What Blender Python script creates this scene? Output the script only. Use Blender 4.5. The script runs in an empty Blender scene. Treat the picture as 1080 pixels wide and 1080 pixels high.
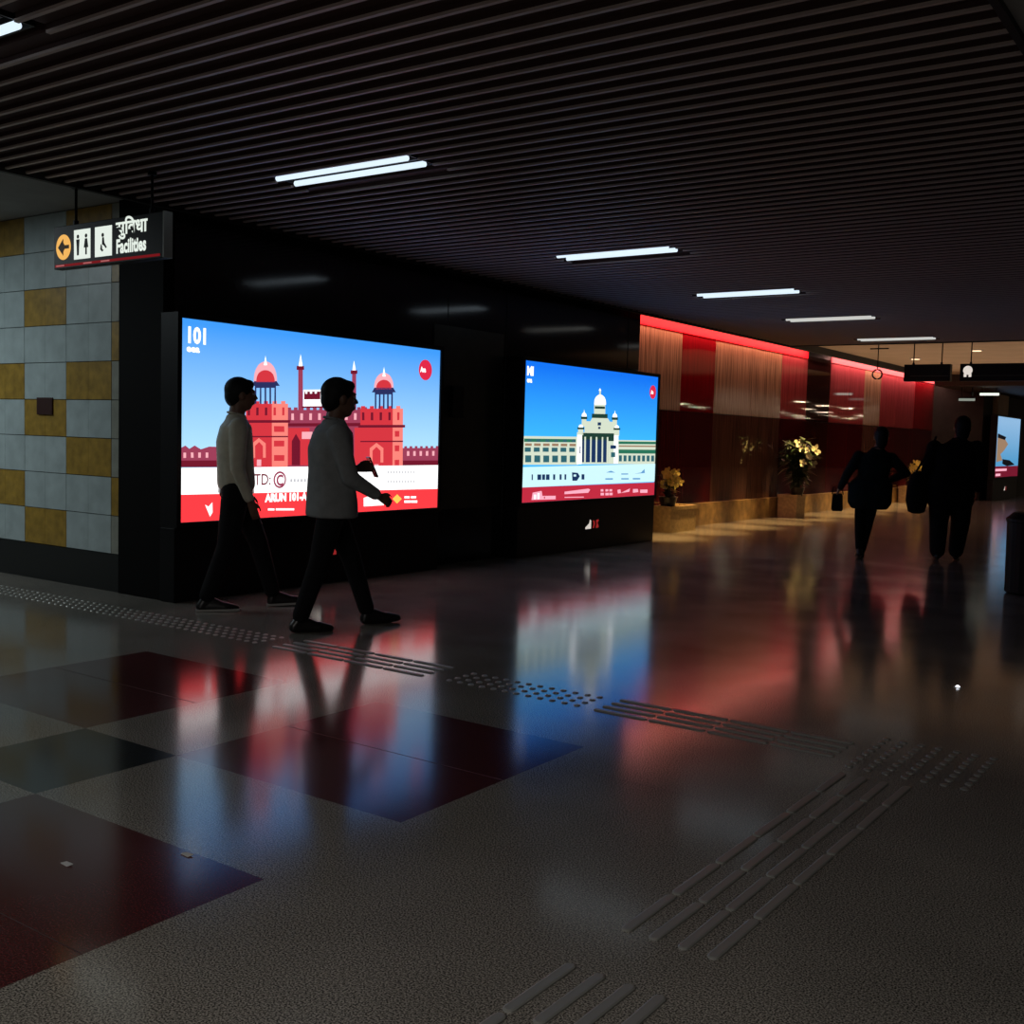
import bpy, bmesh, math, random
from mathutils import Vector, Matrix
random.seed(7)
C = bpy.context.scene.collection
PI = math.pi
# ------------------------------------------------------------------ materials
def lin(c):
    return tuple((v/12.92 if v <= .04045 else ((v+.055)/1.055)**2.4) for v in (x/255 for x in c))
def mat(name, rgb, rough=.5, metal=0, spec=.5, noise=None, bump=0, coat=0, ior=1.5):
    m = bpy.data.materials.new(name); m.use_nodes = True
    nt = m.node_tree; b = nt.nodes['Principled BSDF']
    b.inputs['Base Color'].default_value = (*rgb, 1); b.inputs['Roughness'].default_value = rough
    b.inputs['Metallic'].default_value = metal; b.inputs['Specular IOR Level'].default_value = spec
    b.inputs['IOR'].default_value = ior
    b.inputs['Coat Weight'].default_value = coat
    if noise:
        sc, amt = noise
        tc = nt.nodes.new('ShaderNodeTexCoord'); n = nt.nodes.new('ShaderNodeTexNoise')
        n.inputs['Scale'].default_value = sc; n.inputs['Detail'].default_value = 4
        nt.links.new(tc.outputs['Object'], n.inputs['Vector'])
        r = nt.nodes.new('ShaderNodeValToRGB')
        r.color_ramp.elements[0].position = .3; r.color_ramp.elements[1].position = .7
        r.color_ramp.elements[0].color = (*[v*(1-amt) for v in rgb], 1)
        r.color_ramp.elements[1].color = (*[min(1, v*(1+amt)) for v in rgb], 1)
        nt.links.new(n.outputs['Fac'], r.inputs[0]); nt.links.new(r.outputs[0], b.inputs['Base Color'])
        if bump:
            bp = nt.nodes.new('ShaderNodeBump'); bp.inputs['Strength'].default_value = bump
            bp.inputs['Distance'].default_value = .01
            nt.links.new(n.outputs['Fac'], bp.inputs['Height']); nt.links.new(bp.outputs[0], b.inputs['Normal'])
    return m
def emis(name, rgb255, k=1.0):
    m = bpy.data.materials.new(name); m.use_nodes = True
    nt = m.node_tree; b = nt.nodes['Principled BSDF']
    b.inputs['Base Color'].default_value = (.01, .01, .01, 1); b.inputs['Roughness'].default_value = .6; b.inputs['Specular IOR Level'].default_value = .05
    b.inputs['Emission Color'].default_value = (*lin(rgb255), 1); b.inputs['Emission Strength'].default_value = k
    return m
# ------------------------------------------------------------------ mesh helpers
def obj(name, bm, m, parent=None, smooth=False, recalc=True):
    me = bpy.data.meshes.new(name)
    if recalc: bmesh.ops.recalc_face_normals(bm, faces=bm.faces)
    bm.to_mesh(me); bm.free()
    for x in (m if isinstance(m, (list, tuple)) else [m]): me.materials.append(x)
    if smooth:
        for p in me.polygons: p.use_smooth = True
    o = bpy.data.objects.new(name, me); C.objects.link(o)
    if parent: o.parent = parent
    return o
def thing(name, label, cat, loc=(0, 0, 0), rz=0, group=None):
    o = bpy.data.objects.new(name, None); C.objects.link(o); o.empty_display_size = .1
    o.location = loc; o.rotation_euler = (0, 0, rz); o['label'] = label; o['category'] = cat
    if group: o['group'] = group
    return o
def tag(o, label, cat, group=None):
    o['label'] = label; o['category'] = cat
    if group: o['group'] = group
    return o
def struct(name, bm, m, label=None, cat=None):
    o = obj(name, bm, m); o['kind'] = 'structure'
    if label: o['label'] = label; o['category'] = cat
    return o
def box(bm, x0, y0, z0, x1, y1, z1, mi=0, bevel=0):
    vs = [bm.verts.new(p) for p in ((x0,y0,z0),(x1,y0,z0),(x1,y1,z0),(x0,y1,z0),(x0,y0,z1),(x1,y0,z1),(x1,y1,z1),(x0,y1,z1))]
    fs = [bm.faces.new([vs[i] for i in f]) for f in ((0,3,2,1),(4,5,6,7),(0,1,5,4),(1,2,6,5),(2,3,7,6),(3,0,4,7))]
    for f in fs: f.material_index = mi
    if bevel:
        es = list({e for f in fs for e in f.edges})
        r = bmesh.ops.bevel(bm, geom=es, offset=bevel, segments=2, affect='EDGES', profile=.5)
        for f in r['faces']: f.material_index = mi
    return bm
def BX(*a, **k): return box(bmesh.new(), *a, **k)
def rings(bm, R, mi=0, cap=True):
    """R: list of lists of points, same count; closed loops bridged"""
    L = [[bm.verts.new(p) for p in r] for r in R]
    n = len(L[0])
    for a, b in zip(L, L[1:]):
        for i in range(n):
            f = bm.faces.new((a[i], a[(i+1) % n], b[(i+1) % n], b[i])); f.material_index = mi
    if cap:
        for l in (list(reversed(L[0])), L[-1]):
            f = bm.faces.new(l); f.material_index = mi
    return bm
def lathe(bm, prof, c=(0, 0, 0), n=20, mi=0):
    R = [[(c[0]+r*math.cos(2*PI*i/n), c[1]+r*math.sin(2*PI*i/n), c[2]+z) for i in range(n)] for r, z in prof]
    return rings(bm, R, mi)
def tube(bm, pts, rad, n=8, mi=0):
    pts = [Vector(p) for p in pts]
    if not isinstance(rad, (list, tuple)): rad = [rad]*len(pts)
    R = []; ref = None
    for i, p in enumerate(pts):
        t = (pts[min(i+1, len(pts)-1)]-pts[max(i-1, 0)]).normalized()
        if ref is None: ref = Vector((0, 0, 1)) if abs(t.z) < .9 else Vector((1, 0, 0))
        u = t.cross(ref).normalized(); v = t.cross(u).normalized(); ref = -v if False else ref
        R.append([p+(u*math.cos(2*PI*k/n)+v*math.sin(2*PI*k/n))*rad[i] for k in range(n)])
    return rings(bm, R, mi)
def cap_chain(bm, pts, rad, n=12):
    """tapered limb with round ends and round joints"""
    pts = [Vector(p) for p in pts]
    for a, b, ra, rb in zip(pts, pts[1:], rad, rad[1:]):
        q = [a.lerp(b, t) for t in (0, .33, .67, 1)]
        tube(bm, q, [ra+(rb-ra)*t for t in (0, .33, .67, 1)], n)
    for p, r in zip(pts, rad): ell(bm, p, (r, r, r))
def ell(bm, c, r, rot=None, seg=14):
    M = Matrix.Translation(Vector(c))
    if rot: M = M @ rot
    M = M @ Matrix.Diagonal((*r, 1))
    bmesh.ops.create_uvsphere(bm, u_segments=seg, v_segments=max(6, seg*2//3), radius=1, matrix=M)
def fuse(name, bm, m, parent, voxel=.012, smooth=6, keep_int=False):
    me = bpy.data.meshes.new(name); bmesh.ops.recalc_face_normals(bm, faces=bm.faces); bm.to_mesh(me); bm.free()
    t = bpy.data.objects.new('tmp', me); C.objects.link(t)
    r = t.modifiers.new('r', 'REMESH'); r.mode = 'VOXEL'; r.voxel_size = voxel; r.use_smooth_shade = True
    s = t.modifiers.new('s', 'SMOOTH'); s.iterations = smooth; s.factor = .5
    dg = bpy.context.evaluated_depsgraph_get(); dg.update()
    nm = bpy.data.meshes.new_from_object(t.evaluated_get(dg)); nm.name = name
    bpy.data.objects.remove(t); bpy.data.meshes.remove(me)
    nm.materials.clear(); nm.materials.append(m)
    for p in nm.polygons: p.use_smooth = True; p.material_index = 0
    o = bpy.data.objects.new(name, nm); C.objects.link(o)
    if parent: o.parent = parent
    return o
def text_faces(body, size, bold=0.0, align='LEFT', font_squash=1.0):
    cu = bpy.data.curves.new('t', 'FONT'); cu.body = body; cu.size = size; cu.offset = bold; cu.align_x = align
    cu.resolution_u = 3
    o = bpy.data.objects.new('t', cu); C.objects.link(o)
    dg = bpy.context.evaluated_depsgraph_get(); dg.update()
    me = bpy.data.meshes.new_from_object(o.evaluated_get(dg))
    out = ([(v.co.x*font_squash, v.co.y) for v in me.vertices], [tuple(p.vertices) for p in me.polygons])
    bpy.data.objects.remove(o); bpy.data.curves.remove(cu); bpy.data.meshes.remove(me)
    return out
def put_text(bm, T, fn, mi=0):
    vs = [bm.verts.new(fn(x, y)) for x, y in T[0]]
    for p in T[1]:
        try: f = bm.faces.new([vs[i] for i in p]); f.material_index = mi
        except ValueError: pass
# ------------------------------------------------------------------ material set
M_black = mat('black_granite', (.012, .013, .012), .09, noise=(6, .5))
M_matte = mat('black_matte_edge', (.004, .004, .004), .7, spec=.1)
M_gap = mat('olive_panel', (.018, .019, .013), .35, noise=(9, .4))
M_frame = mat('black_metal_bezel', (.006, .006, .007), .45, spec=.2)
M_white_tile = mat('white_tile', (.42, .50, .50), .35, noise=(7, .12))
M_gold_tile = mat('ochre_tile', (.36, .22, .035), .4, noise=(14, .25))
M_edge_tile = mat('beige_edge_strip', (.30, .31, .26), .45, noise=(9, .15))
M_grout = mat('grout', (.03, .035, .035), .8)
M_skirt = mat('black_skirting', (.01, .012, .012), .35)
M_slat = mat('brown_metal_slat', (.05, .02, .017), .7)
M_slat_edge = mat('slat_rim', (.50, .41, .38), .5)
M_plenum = mat('dark_plenum', (.02, .008, .007), .9)
M_trim = mat('ceiling_edge_trim', (.01, .01, .01), .6)
M_plaster = mat('grey_plaster', (.30, .30, .29), .8, noise=(3, .08))
M_beige = mat('beige_plaster', (.55, .40, .27), .8, noise=(2, .08))
M_bulk = mat('dark_bulkhead', (.04, .02, .018), .6)
M_dark = mat('dark_far_wall', (.008, .009, .006), .75, noise=(5, .5))
M_steel = mat('brushed_steel', (.42, .42, .40), .3, .6)
M_bar = mat('worn_steel_bar', (.30, .30, .28), .38, .25)
M_tube = emis('lit_tube', (205, 222, 235), 1.3)
M_tube2 = emis('lit_tube_far', (200, 200, 195), 1.0)
M_fix = mat('white_fixture', (.5, .5, .5), .5)
M_stone = mat('sand_stone', (.42, .30, .15), .5, noise=(20, .25))
M_plinth = mat('tan_stone_plinth', (.33, .21, .09), .3, noise=(8, .4))
M_leaf = mat('dark_leaf', (.02, .045, .015), .4, noise=(20, .4))
M_stem = mat('green_stem', (.05, .08, .02), .5)
M_petal_y = mat('yellow_petal', (.85, .70, .18), .5)
M_petal_w = mat('cream_petal', (.80, .80, .55), .5)
M_pot = mat('black_pot', (.01, .01, .01), .3)
M_downl = emis('lit_downlight', (255, 214, 170), 2.0)
# red back-painted glass wall
def glass_panel(name, top, stripe=0.0, rough=.03):
    m = mat(name, top, rough, coat=.0)
    nt = m.node_tree; b = nt.nodes['Principled BSDF']
    tc = nt.nodes.new('ShaderNodeTexCoord'); mp = nt.nodes.new('ShaderNodeMapping')
    mp.inputs['Scale'].default_value = (1, 14, .35)
    n = nt.nodes.new('ShaderNodeTexNoise'); n.inputs['Scale'].default_value = 3; n.inputs['Detail'].default_value = 6
    nt.links.new(tc.outputs['Object'], mp.inputs[0]); nt.links.new(mp.outputs[0], n.inputs['Vector'])
    r = nt.nodes.new('ShaderNodeValToRGB'); r.color_ramp.elements[0].position = .35; r.color_ramp.elements[1].position = .65
    r.color_ramp.elements[0].color = (*[v*(.8-stripe) for v in top], 1); r.color_ramp.elements[1].color = (*[v*(1.2+stripe) for v in top], 1)
    nt.links.new(n.outputs['Fac'], r.inputs[0]); nt.links.new(r.outputs[0], b.inputs['Base Color'])
    bp = nt.nodes.new('ShaderNodeBump'); bp.inputs['Strength'].default_value = .02; bp.inputs['Distance'].default_value = .01
    nt.links.new(n.outputs['Fac'], bp.inputs['Height']); nt.links.new(bp.outputs[0], b.inputs['Normal'])
    return m
G_red = glass_panel('red_glass', (.24, .006, .012))
G_pink = glass_panel('rose_glass', (.40, .07, .085), .1)
G_beige = glass_panel('beige_glass', (.36, .22, .13), .3, .16)
G_maroon = glass_panel('maroon_glass', (.075, .008, .014), .1)
G_taupe = glass_panel('taupe_glass', (.12, .06, .05), .2)
G_brown = glass_panel('dark_brown_glass', (.045, .012, .010))
# floor granite
def granite(name, base, rough=.13, amt=.75, scale=170):
    m = mat(name, base, rough, ior=1.55)
    nt = m.node_tree; b = nt.nodes['Principled BSDF']
    tc = nt.nodes.new('ShaderNodeTexCoord')
    n = nt.nodes.new('ShaderNodeTexNoise'); n.inputs['Scale'].default_value = scale; n.inputs['Detail'].default_value = 3
    n2 = nt.nodes.new('ShaderNodeTexNoise'); n2.inputs['Scale'].default_value = 1.6; n2.inputs['Detail'].default_value = 5
    nt.links.new(tc.outputs['Object'], n.inputs['Vector']); nt.links.new(tc.outputs['Object'], n2.inputs['Vector'])
    r = nt.nodes.new('ShaderNodeValToRGB')
    e = r.color_ramp.elements; e[0].position = .40; e[1].position = .62
    e[0].color = (*[v*(1-amt) for v in base], 1); e[1].color = (*[min(1, v*(1+amt*1.3)) for v in base], 1)
    nt.links.new(n.outputs['Fac'], r.inputs[0])
    mx = nt.nodes.new('ShaderNodeMix'); mx.data_type = 'RGBA'; mx.blend_type = 'MULTIPLY'; mx.inputs[0].default_value = .5
    r2 = nt.nodes.new('ShaderNodeValToRGB'); r2.color_ramp.elements[0].position = .3; r2.color_ramp.elements[1].position = .7
    r2.color_ramp.elements[0].color = (.55, .55, .55, 1); r2.color_ramp.elements[1].color = (1.1, 1.1, 1.1, 1)
    nt.links.new(n2.outputs['Fac'], r2.inputs[0]); nt.links.new(r.outputs[0], mx.inputs[6]); nt.links.new(r2.outputs[0], mx.inputs[7])
    nt.links.new(mx.outputs[2], b.inputs['Base Color'])
    mr = nt.nodes.new('ShaderNodeMapRange'); mr.inputs[3].default_value = rough*.75; mr.inputs[4].default_value = rough*1.35
    nt.links.new(n2.outputs['Fac'], mr.inputs[0]); nt.links.new(mr.outputs[0], b.inputs['Roughness'])
    return m
M_floor = granite('grey_granite', (.23, .212, .185), amt=.75, scale=200)
M_burg = granite('burgundy_granite', (.085, .017, .018), amt=.5)
M_blk = granite('black_granite_tile', (.012, .014, .016), amt=.5)
M_joint = mat('floor_joint', (.05, .03, .03), .4)

# ------------------------------------------------------------------ camera
cam = bpy.data.cameras.new('camera'); co = bpy.data.objects.new('camera', cam); C.objects.link(co)
F, YAW, PIT, ROL = 1152., .6129, -.07006, .02837
f = Vector((-math.sin(YAW)*math.cos(PIT), math.cos(YAW)*math.cos(PIT), math.sin(PIT)))
r0 = Vector((math.cos(YAW), math.sin(YAW), 0)); u0 = r0.cross(f)
ri = r0*math.cos(ROL)+u0*math.sin(ROL); up = -r0*math.sin(ROL)+u0*math.cos(ROL)
co.matrix_world = Matrix(((ri.x, up.x, -f.x, 0), (ri.y, up.y, -f.y, 0), (ri.z, up.z, -f.z, 1.3), (0, 0, 0, 1)))
cam.sensor_width = 36; cam.lens = 36*F/1080; cam.clip_start = .05; cam.clip_end = 200
sc = bpy.context.scene; sc.camera = co
sc.view_settings.view_transform = 'Standard'; sc.view_settings.look = 'None'
sc.view_settings.exposure = 0; sc.view_settings.gamma = 1; sc.view_settings.use_curve_mapping = False
# ------------------------------------------------------------------ floor
bm = bmesh.new()
xs = [-13, -5.28, -4.11, -3.5, -2.33, 9]; ys = [-5, .95, 2.12, 2.72, 3.89, 66]
for i in range(5):
    for j in range(5):
        mi = 0
        if (i in (1, 3)) and (j in (1, 3)): mi = 1
        if i == 2 and j == 2: mi = 2
        vs = [bm.verts.new(p) for p in ((xs[i],ys[j],0),(xs[i+1],ys[j],0),(xs[i+1],ys[j+1],0),(xs[i],ys[j+1],0))]
        bm.faces.new(vs).material_index = mi
bmesh.ops.remove_doubles(bm, verts=bm.verts, dist=1e-4)
struct('floor', bm, [M_floor, M_burg, M_blk])
# hairline joints between the big slabs
bm = bmesh.new()
for y in (-.22, 3.305, 1.535): box(bm, -5.28, y-.0015, -.002, -4.115, y+.0015, .0006); box(bm, -3.5, y-.0015, -.002, -2.335, y+.0015, .0006)
box(bm, -2.1, 3.60, -.002, -1.62, 3.604, .0006)
struct('trim_1', bm, M_joint)
# ------------------------------------------------------------------ slat ceiling
bm = bmesh.new()
y = .32; FY = (2.40, 4.91, 8.15, 10.93, 13.5, 16.35)
while y < 16.95:
    # hanging baffle: open tray with two thin rims
    segs = [(-6.56, -.93)]
    if any(abs(y+.055-fy) < .20 for fy in FY): segs = [(-6.56, -5.32), (-4.15, -.93)]
    for a, b in segs:
        box(bm, a, y, 2.885, b, y+.085, 2.955, 0)
        box(bm, a, y+.088, 2.852, b, y+.108, 2.864, 1); box(bm, a, y+.094, 2.864, b, y+.102, 2.93, 0)
    y += .135
struct('ceiling', bm, [M_slat, M_slat_edge])
bm = BX(-6.6, -4.5, 3.12, -.9, 16.97, 3.16); struct('ceiling_plenum', bm, M_plenum)
bm = bmesh.new()
box(bm, -6.60, -4.5, 2.835, -6.56, 28.9, 3.12)
box(bm, -.93, -4.5, 2.835, -.90, 26, 3.12)
box(bm, -6.56, 16.95, 2.84, -.93, 16.98, 3.12)
struct('trim_2', bm, M_trim)
struct('ceiling_side', BX(-.90, -4.5, 2.86, 8.5, 26, 3.0), M_plaster)
struct('ceiling_passage', BX(-13, -4.5, 2.98, -6.62, 5.2, 3.1), M_plaster)
struct('ceiling_hall', BX(-6.6, 16.98, 2.95, -.93, 26, 3.1), M_beige)
struct('trim_3', BX(-6.6, 26, 2.70, 8.5, 26.15, 3.12), M_bulk)
struct('ceiling_far', BX(-6.6, 26.15, 2.70, 8.5, 66, 2.9), M_bulk)
struct('ceiling_recess', BX(-7.5, 5.2, 3.02, -6.6, 28.9, 3.12), M_trim)
# ------------------------------------------------------------------ walls
# tiled wall facing the viewer, rows of 0.297 m
bm = bmesh.new()
box(bm, -12.6, 5.14, 0, -6.76, 5.3, 3.05, 2)
box(bm, -12.6, 5.115, 0, -7.28, 5.14, .29, 4)
GOLD = {0: (0, 2), 1: (3,), 2: (1,), 3: (3,), 4: (0, 2), 5: (1,), 6: (2,), 7: (0, 3), 8: (1,)}
zt = 2.972
for r in range(9):
    z1 = zt-.298*r; z0 = z1-.292
    for c in range(-5, 3):
        x0 = -9.19+.596*c; x1 = x0+.590
        g = (c % 5 if c < 0 else c) in GOLD[r] if c >= 0 else ((c*3+r*2) % 5 == 0)
        mi = 1 if g else 0
        for s in range(2): box(bm, x0+s*.296, 5.122, z0, x0+s*.296+(.294 if s == 0 else .294), 5.142, z1, mi)
    box(bm, -7.40, 5.122, z0, -7.285, 5.142, z1, 1 if 3 in GOLD[r] else 3)
struct('wall_front', bm, [M_white_tile, M_gold_tile, M_grout, M_edge_tile, M_skirt])
bm = bmesh.new()
box(bm, -7.28, 5.10, 0, -6.75, 5.2, 3.05, 3)
box(bm, -6.95, 5.2, 0, -6.75, 12.30, 3.05, 0)
for yy in (8.42, 9.4, 12.0): box(bm, -6.752, yy, .3, -6.745, yy+.004, 2.9, 2)
box(bm, -6.752, 8.2, .55, -6.74, 9.35, 2.35, 1)
struct('wall_left', bm, [M_black, M_gap, M_grout, M_matte])
# glass wall
bm = bmesh.new()
box(bm, -7.6, 12.30, 0, -7.37, 28.9, 3.05, 4)
edges = [12.3, 13.55, 14.70, 15.86, 17.3, 18.63, 19.90, 21.16, 22.3, 23.30, 24.45, 25.59, 26.9, 27.16, 28.9]
kinds = [2, 2, 0, 2, 2, 1, 3, 1, 1, 2, 1, 1, 1, 0]
for i, k in enumerate(kinds):
    a, b = edges[i]+.006, edges[i+1]-.006
    box(bm, -7.37, a, .34, -7.35, b, 1.72, 3 if k == 3 else (6 if i in (3, 4, 9) else 5))
    box(bm, -7.37, a, 1.732, -7.35, b, 2.93, k)
struct('wall_glass', bm, [G_red, G_pink, G_beige, G_brown, M_trim, G_maroon, G_taupe])
struct('baseboard_glass', BX(-7.37, 12.30, 0, -7.27, 28.9, .34), M_plinth)
bm = BX(-7.36, 12.32, 2.88, -7.33, 19.85, 3.0); o = obj('cove_light_strip', bm, emis('red_led', (255, 16, 28), 2.4)); tag(o, 'red glowing cove light along the top of the glass wall, nearer run', 'light', 'red cove lights')
bm = BX(-7.36, 21.2, 2.90, -7.33, 28.8, 3.0); o = obj('cove_light_strip', bm, emis('rose_led', (255, 90, 90), 2.2)); tag(o, 'pinkish red cove light along the top of the glass wall, farther run', 'light', 'red cove lights')
# far end
bm = bmesh.new(); box(bm, -7.6, 28.9, 0, -6.15, 29.1, 2.9); box(bm, -6.35, 29.1, 0, -6.15, 64, 2.9)
struct('wall_far_left', bm, M_dark)
struct('trim_4', BX(-6.15, 29.9, 0, -6.02, 31.2, 2.70), M_beige)
struct('wall_far', BX(-6.35, 64, 0, 8.5, 64.3, 2.9), M_dark)
struct('wall_right', BX(8.3, -4.5, 0, 8.5, 64, 3.0), M_dark)
struct('wall_passage_end', BX(-13, -4.5, 0, -12.6, 5.3, 3.05), M_plaster)
# ------------------------------------------------------------------ lights fixtures
def fixture(y, label, tubes=2, z=2.87, x0=-5.27, x1=-4.2, m=M_tube):
    t = thing('tube_light_fixture', label, 'ceiling light', ((x0+x1)/2, y, z), 0, 'tube lights in the slatted ceiling')
    L = (x1-x0)/2
    bm = bmesh.new(); box(bm, -L-.03, -.135, .0, L+.03, -.125, .09); box(bm, -L-.03, .125, .0, L+.03, .135, .09)
    box(bm, -L-.03, -.125, .075, L+.03, .125, .09); box(bm, -L-.03, -.125, 0, -L-.02, .125, .075); box(bm, L+.02, -.125, 0, L+.03, .125, .075)
    box(bm, -L-.01, -.012, .0, L+.01, .012, .04)
    obj('housing', bm, M_fix if False else M_frame, t)
    for s in (-1, 1):
        bm = bmesh.new(); tube(bm, [(-L, s*.078, -.005), (L, s*.078, -.005)], .018, 12)
        obj('tube', bm, m, t, smooth=True)
    return t
labs = ['bright tube light cut off by the top left corner of the picture', 'large double tube light in the ceiling nearest the two walking men',
 'double tube light in the ceiling between the two big advertising screens', 'slim tube light in the ceiling above the start of the red wall',
 'short faint tube light in the ceiling above the tall potted plant', 'farthest tube light, at the end of the slatted ceiling before the hanging signs']
for y, l in zip((2.40, 4.91, 8.15, 10.93, 13.5, 16.35), labs): fixture(y, l, m=M_tube if y < 12 else M_tube2)
fixture(-.4, 'tube light behind the viewer in the slatted ceiling')
def hanging_tube(x0, x1, y, z, label, k):
    t = thing('tube_light_fixture', label, 'ceiling light', ((x0+x1)/2, y, z), 0, 'tube lights beyond the bulkhead')
    L = (x1-x0)/2
    bm = bmesh.new(); box(bm, -L, -.05, .03, L, .05, .06)
    box(bm, -L+.05, -.01, .06, -L+.07, .01, 2.70-z); box(bm, L-.07, -.01, .06, L-.05, .01, 2.70-z); obj('housing', bm, M_frame, t)
    bm = bmesh.new(); tube(bm, [(-L, 0, 0), (L, 0, 0)], .03, 10); obj('tube', bm, emis('far_tube', (215, 225, 210), k), t, smooth=True)
hanging_tube(-5.86, -5.45, 27.1, 2.56, 'small bright tube light hanging beyond the dark bulkhead', 1.6)
hanging_tube(-6.25, -5.9, 26.8, 2.42, 'small dim tube light hanging low beyond the dark bulkhead', .35)
def downlight(x, y, z, label, k=1.0, r=.075, group='round downlights in the beige ceiling', m=None):
    t = thing('downlight', label, 'ceiling light', (x, y, z), 0, group)
    bm = bmesh.new(); lathe(bm, [(r+.03, -.012), (r+.03, -.002), (r, -.002), (r, -.012)], n=20); obj('rim', bm, M_fix, t)
    bm = bmesh.new(); lathe(bm, [(r, -.02), (r, -.006)], n=20); obj('lens', bm, m or M_downl, t)
downlight(-5.76, 21.2, 2.95, 'small round downlight glowing in the beige ceiling, left of the hanging signs')
downlight(-4.33, 19.6, 2.95, 'small round downlight glowing in the beige ceiling, above the right hanging sign')
M_dl2 = emis('opposite_downlight', (255, 225, 190), 110)
i = 0
for yy in (31, 34, 38, 42, 47, 52, 58):
    for xx in (-1.2, 1.4, 3.6, 6.0):
        i += 1
        downlight(xx+.7*math.sin(i*7), yy+1.2*math.cos(i*5), 2.69, 'round downlight in the low far ceiling, seen mirrored in the glass wall', group='downlights beyond the bulkhead', m=M_dl2, r=.07)
# light sources
def area(name, loc, size, energy, color, rot=(0, 0, 0), sy=None, spread=180):
    l = bpy.data.lights.new(name, 'AREA'); l.energy = energy; l.color = color; l.size = size
    if sy: l.shape = 'RECTANGLE'; l.size_y = sy
    l.spread = math.radians(spread)
    o = bpy.data.objects.new(name, l); C.objects.link(o); o.location = loc; o.rotation_euler = rot
    return o
def spot(name, loc, energy, color, target, ang=60, blend=.6, r=.04):
    l = bpy.data.lights.new(name, 'SPOT'); l.energy = energy; l.color = color; l.spot_size = math.radians(ang); l.spot_blend = blend; l.shadow_soft_size = r
    o = bpy.data.objects.new(name, l); C.objects.link(o); o.location = loc
    o.rotation_euler = (Vector(target)-Vector(loc)).to_track_quat('-Z', 'Y').to_euler()
    return o
for y, e in ((2.40, 1), (4.91, 1), (8.15, 1), (10.93, 1), (13.5, .6), (16.35, .6), (-.4, 1)):
    pass
area('passage_lamp', (-9.4, 3.2, 2.95), 1.6, 40, (.82, .95, 1), sy=.8)
area('hall_lamp', (-1.0, -2.5, 2.8), 3.0, 155, (1, .95, .89), sy=1.5)
for k in range(12):
    y = 13.0+k*1.35
    spot('wall_wash', (-6.70, y, 2.88), 800, (1, .62, .22), (-6.80, y, 0), 33, 1.0)
area('cove_glow', (-7.24, 16.1, 3.0), 7.4, 44, (1, .40, .30), rot=(0, math.radians(22), 0), sy=.06)
bpy.data.objects['cove_glow'].data.size = .06; bpy.data.objects['cove_glow'].data.size_y = 7.4
o = area('cove_glow_far', (-7.24, 25.0, 3.0), .06, 50, (1, .50, .42), rot=(0, math.radians(22), 0), sy=7.6)
area('ceiling_fill', (-4.4, 21.4, 2.30), 5.0, 34, (1, .74, .52), rot=(PI, 0, 0), sy=7.0)  # added fill that brightens the beige ceiling, no such fitting there
for x, y in ((-5.76, 21.2), (-4.33, 19.6)): spot('downlight_beam', (x, y, 2.9), 10, (1, .8, .6), (x, y, 0), 100)
w = bpy.data.worlds.new('world'); sc.world = w; w.use_nodes = True
w.node_tree.nodes['Background'].inputs[0].default_value = (.75, .85, 1, 1); w.node_tree.nodes['Background'].inputs[1].default_value = .02
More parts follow.
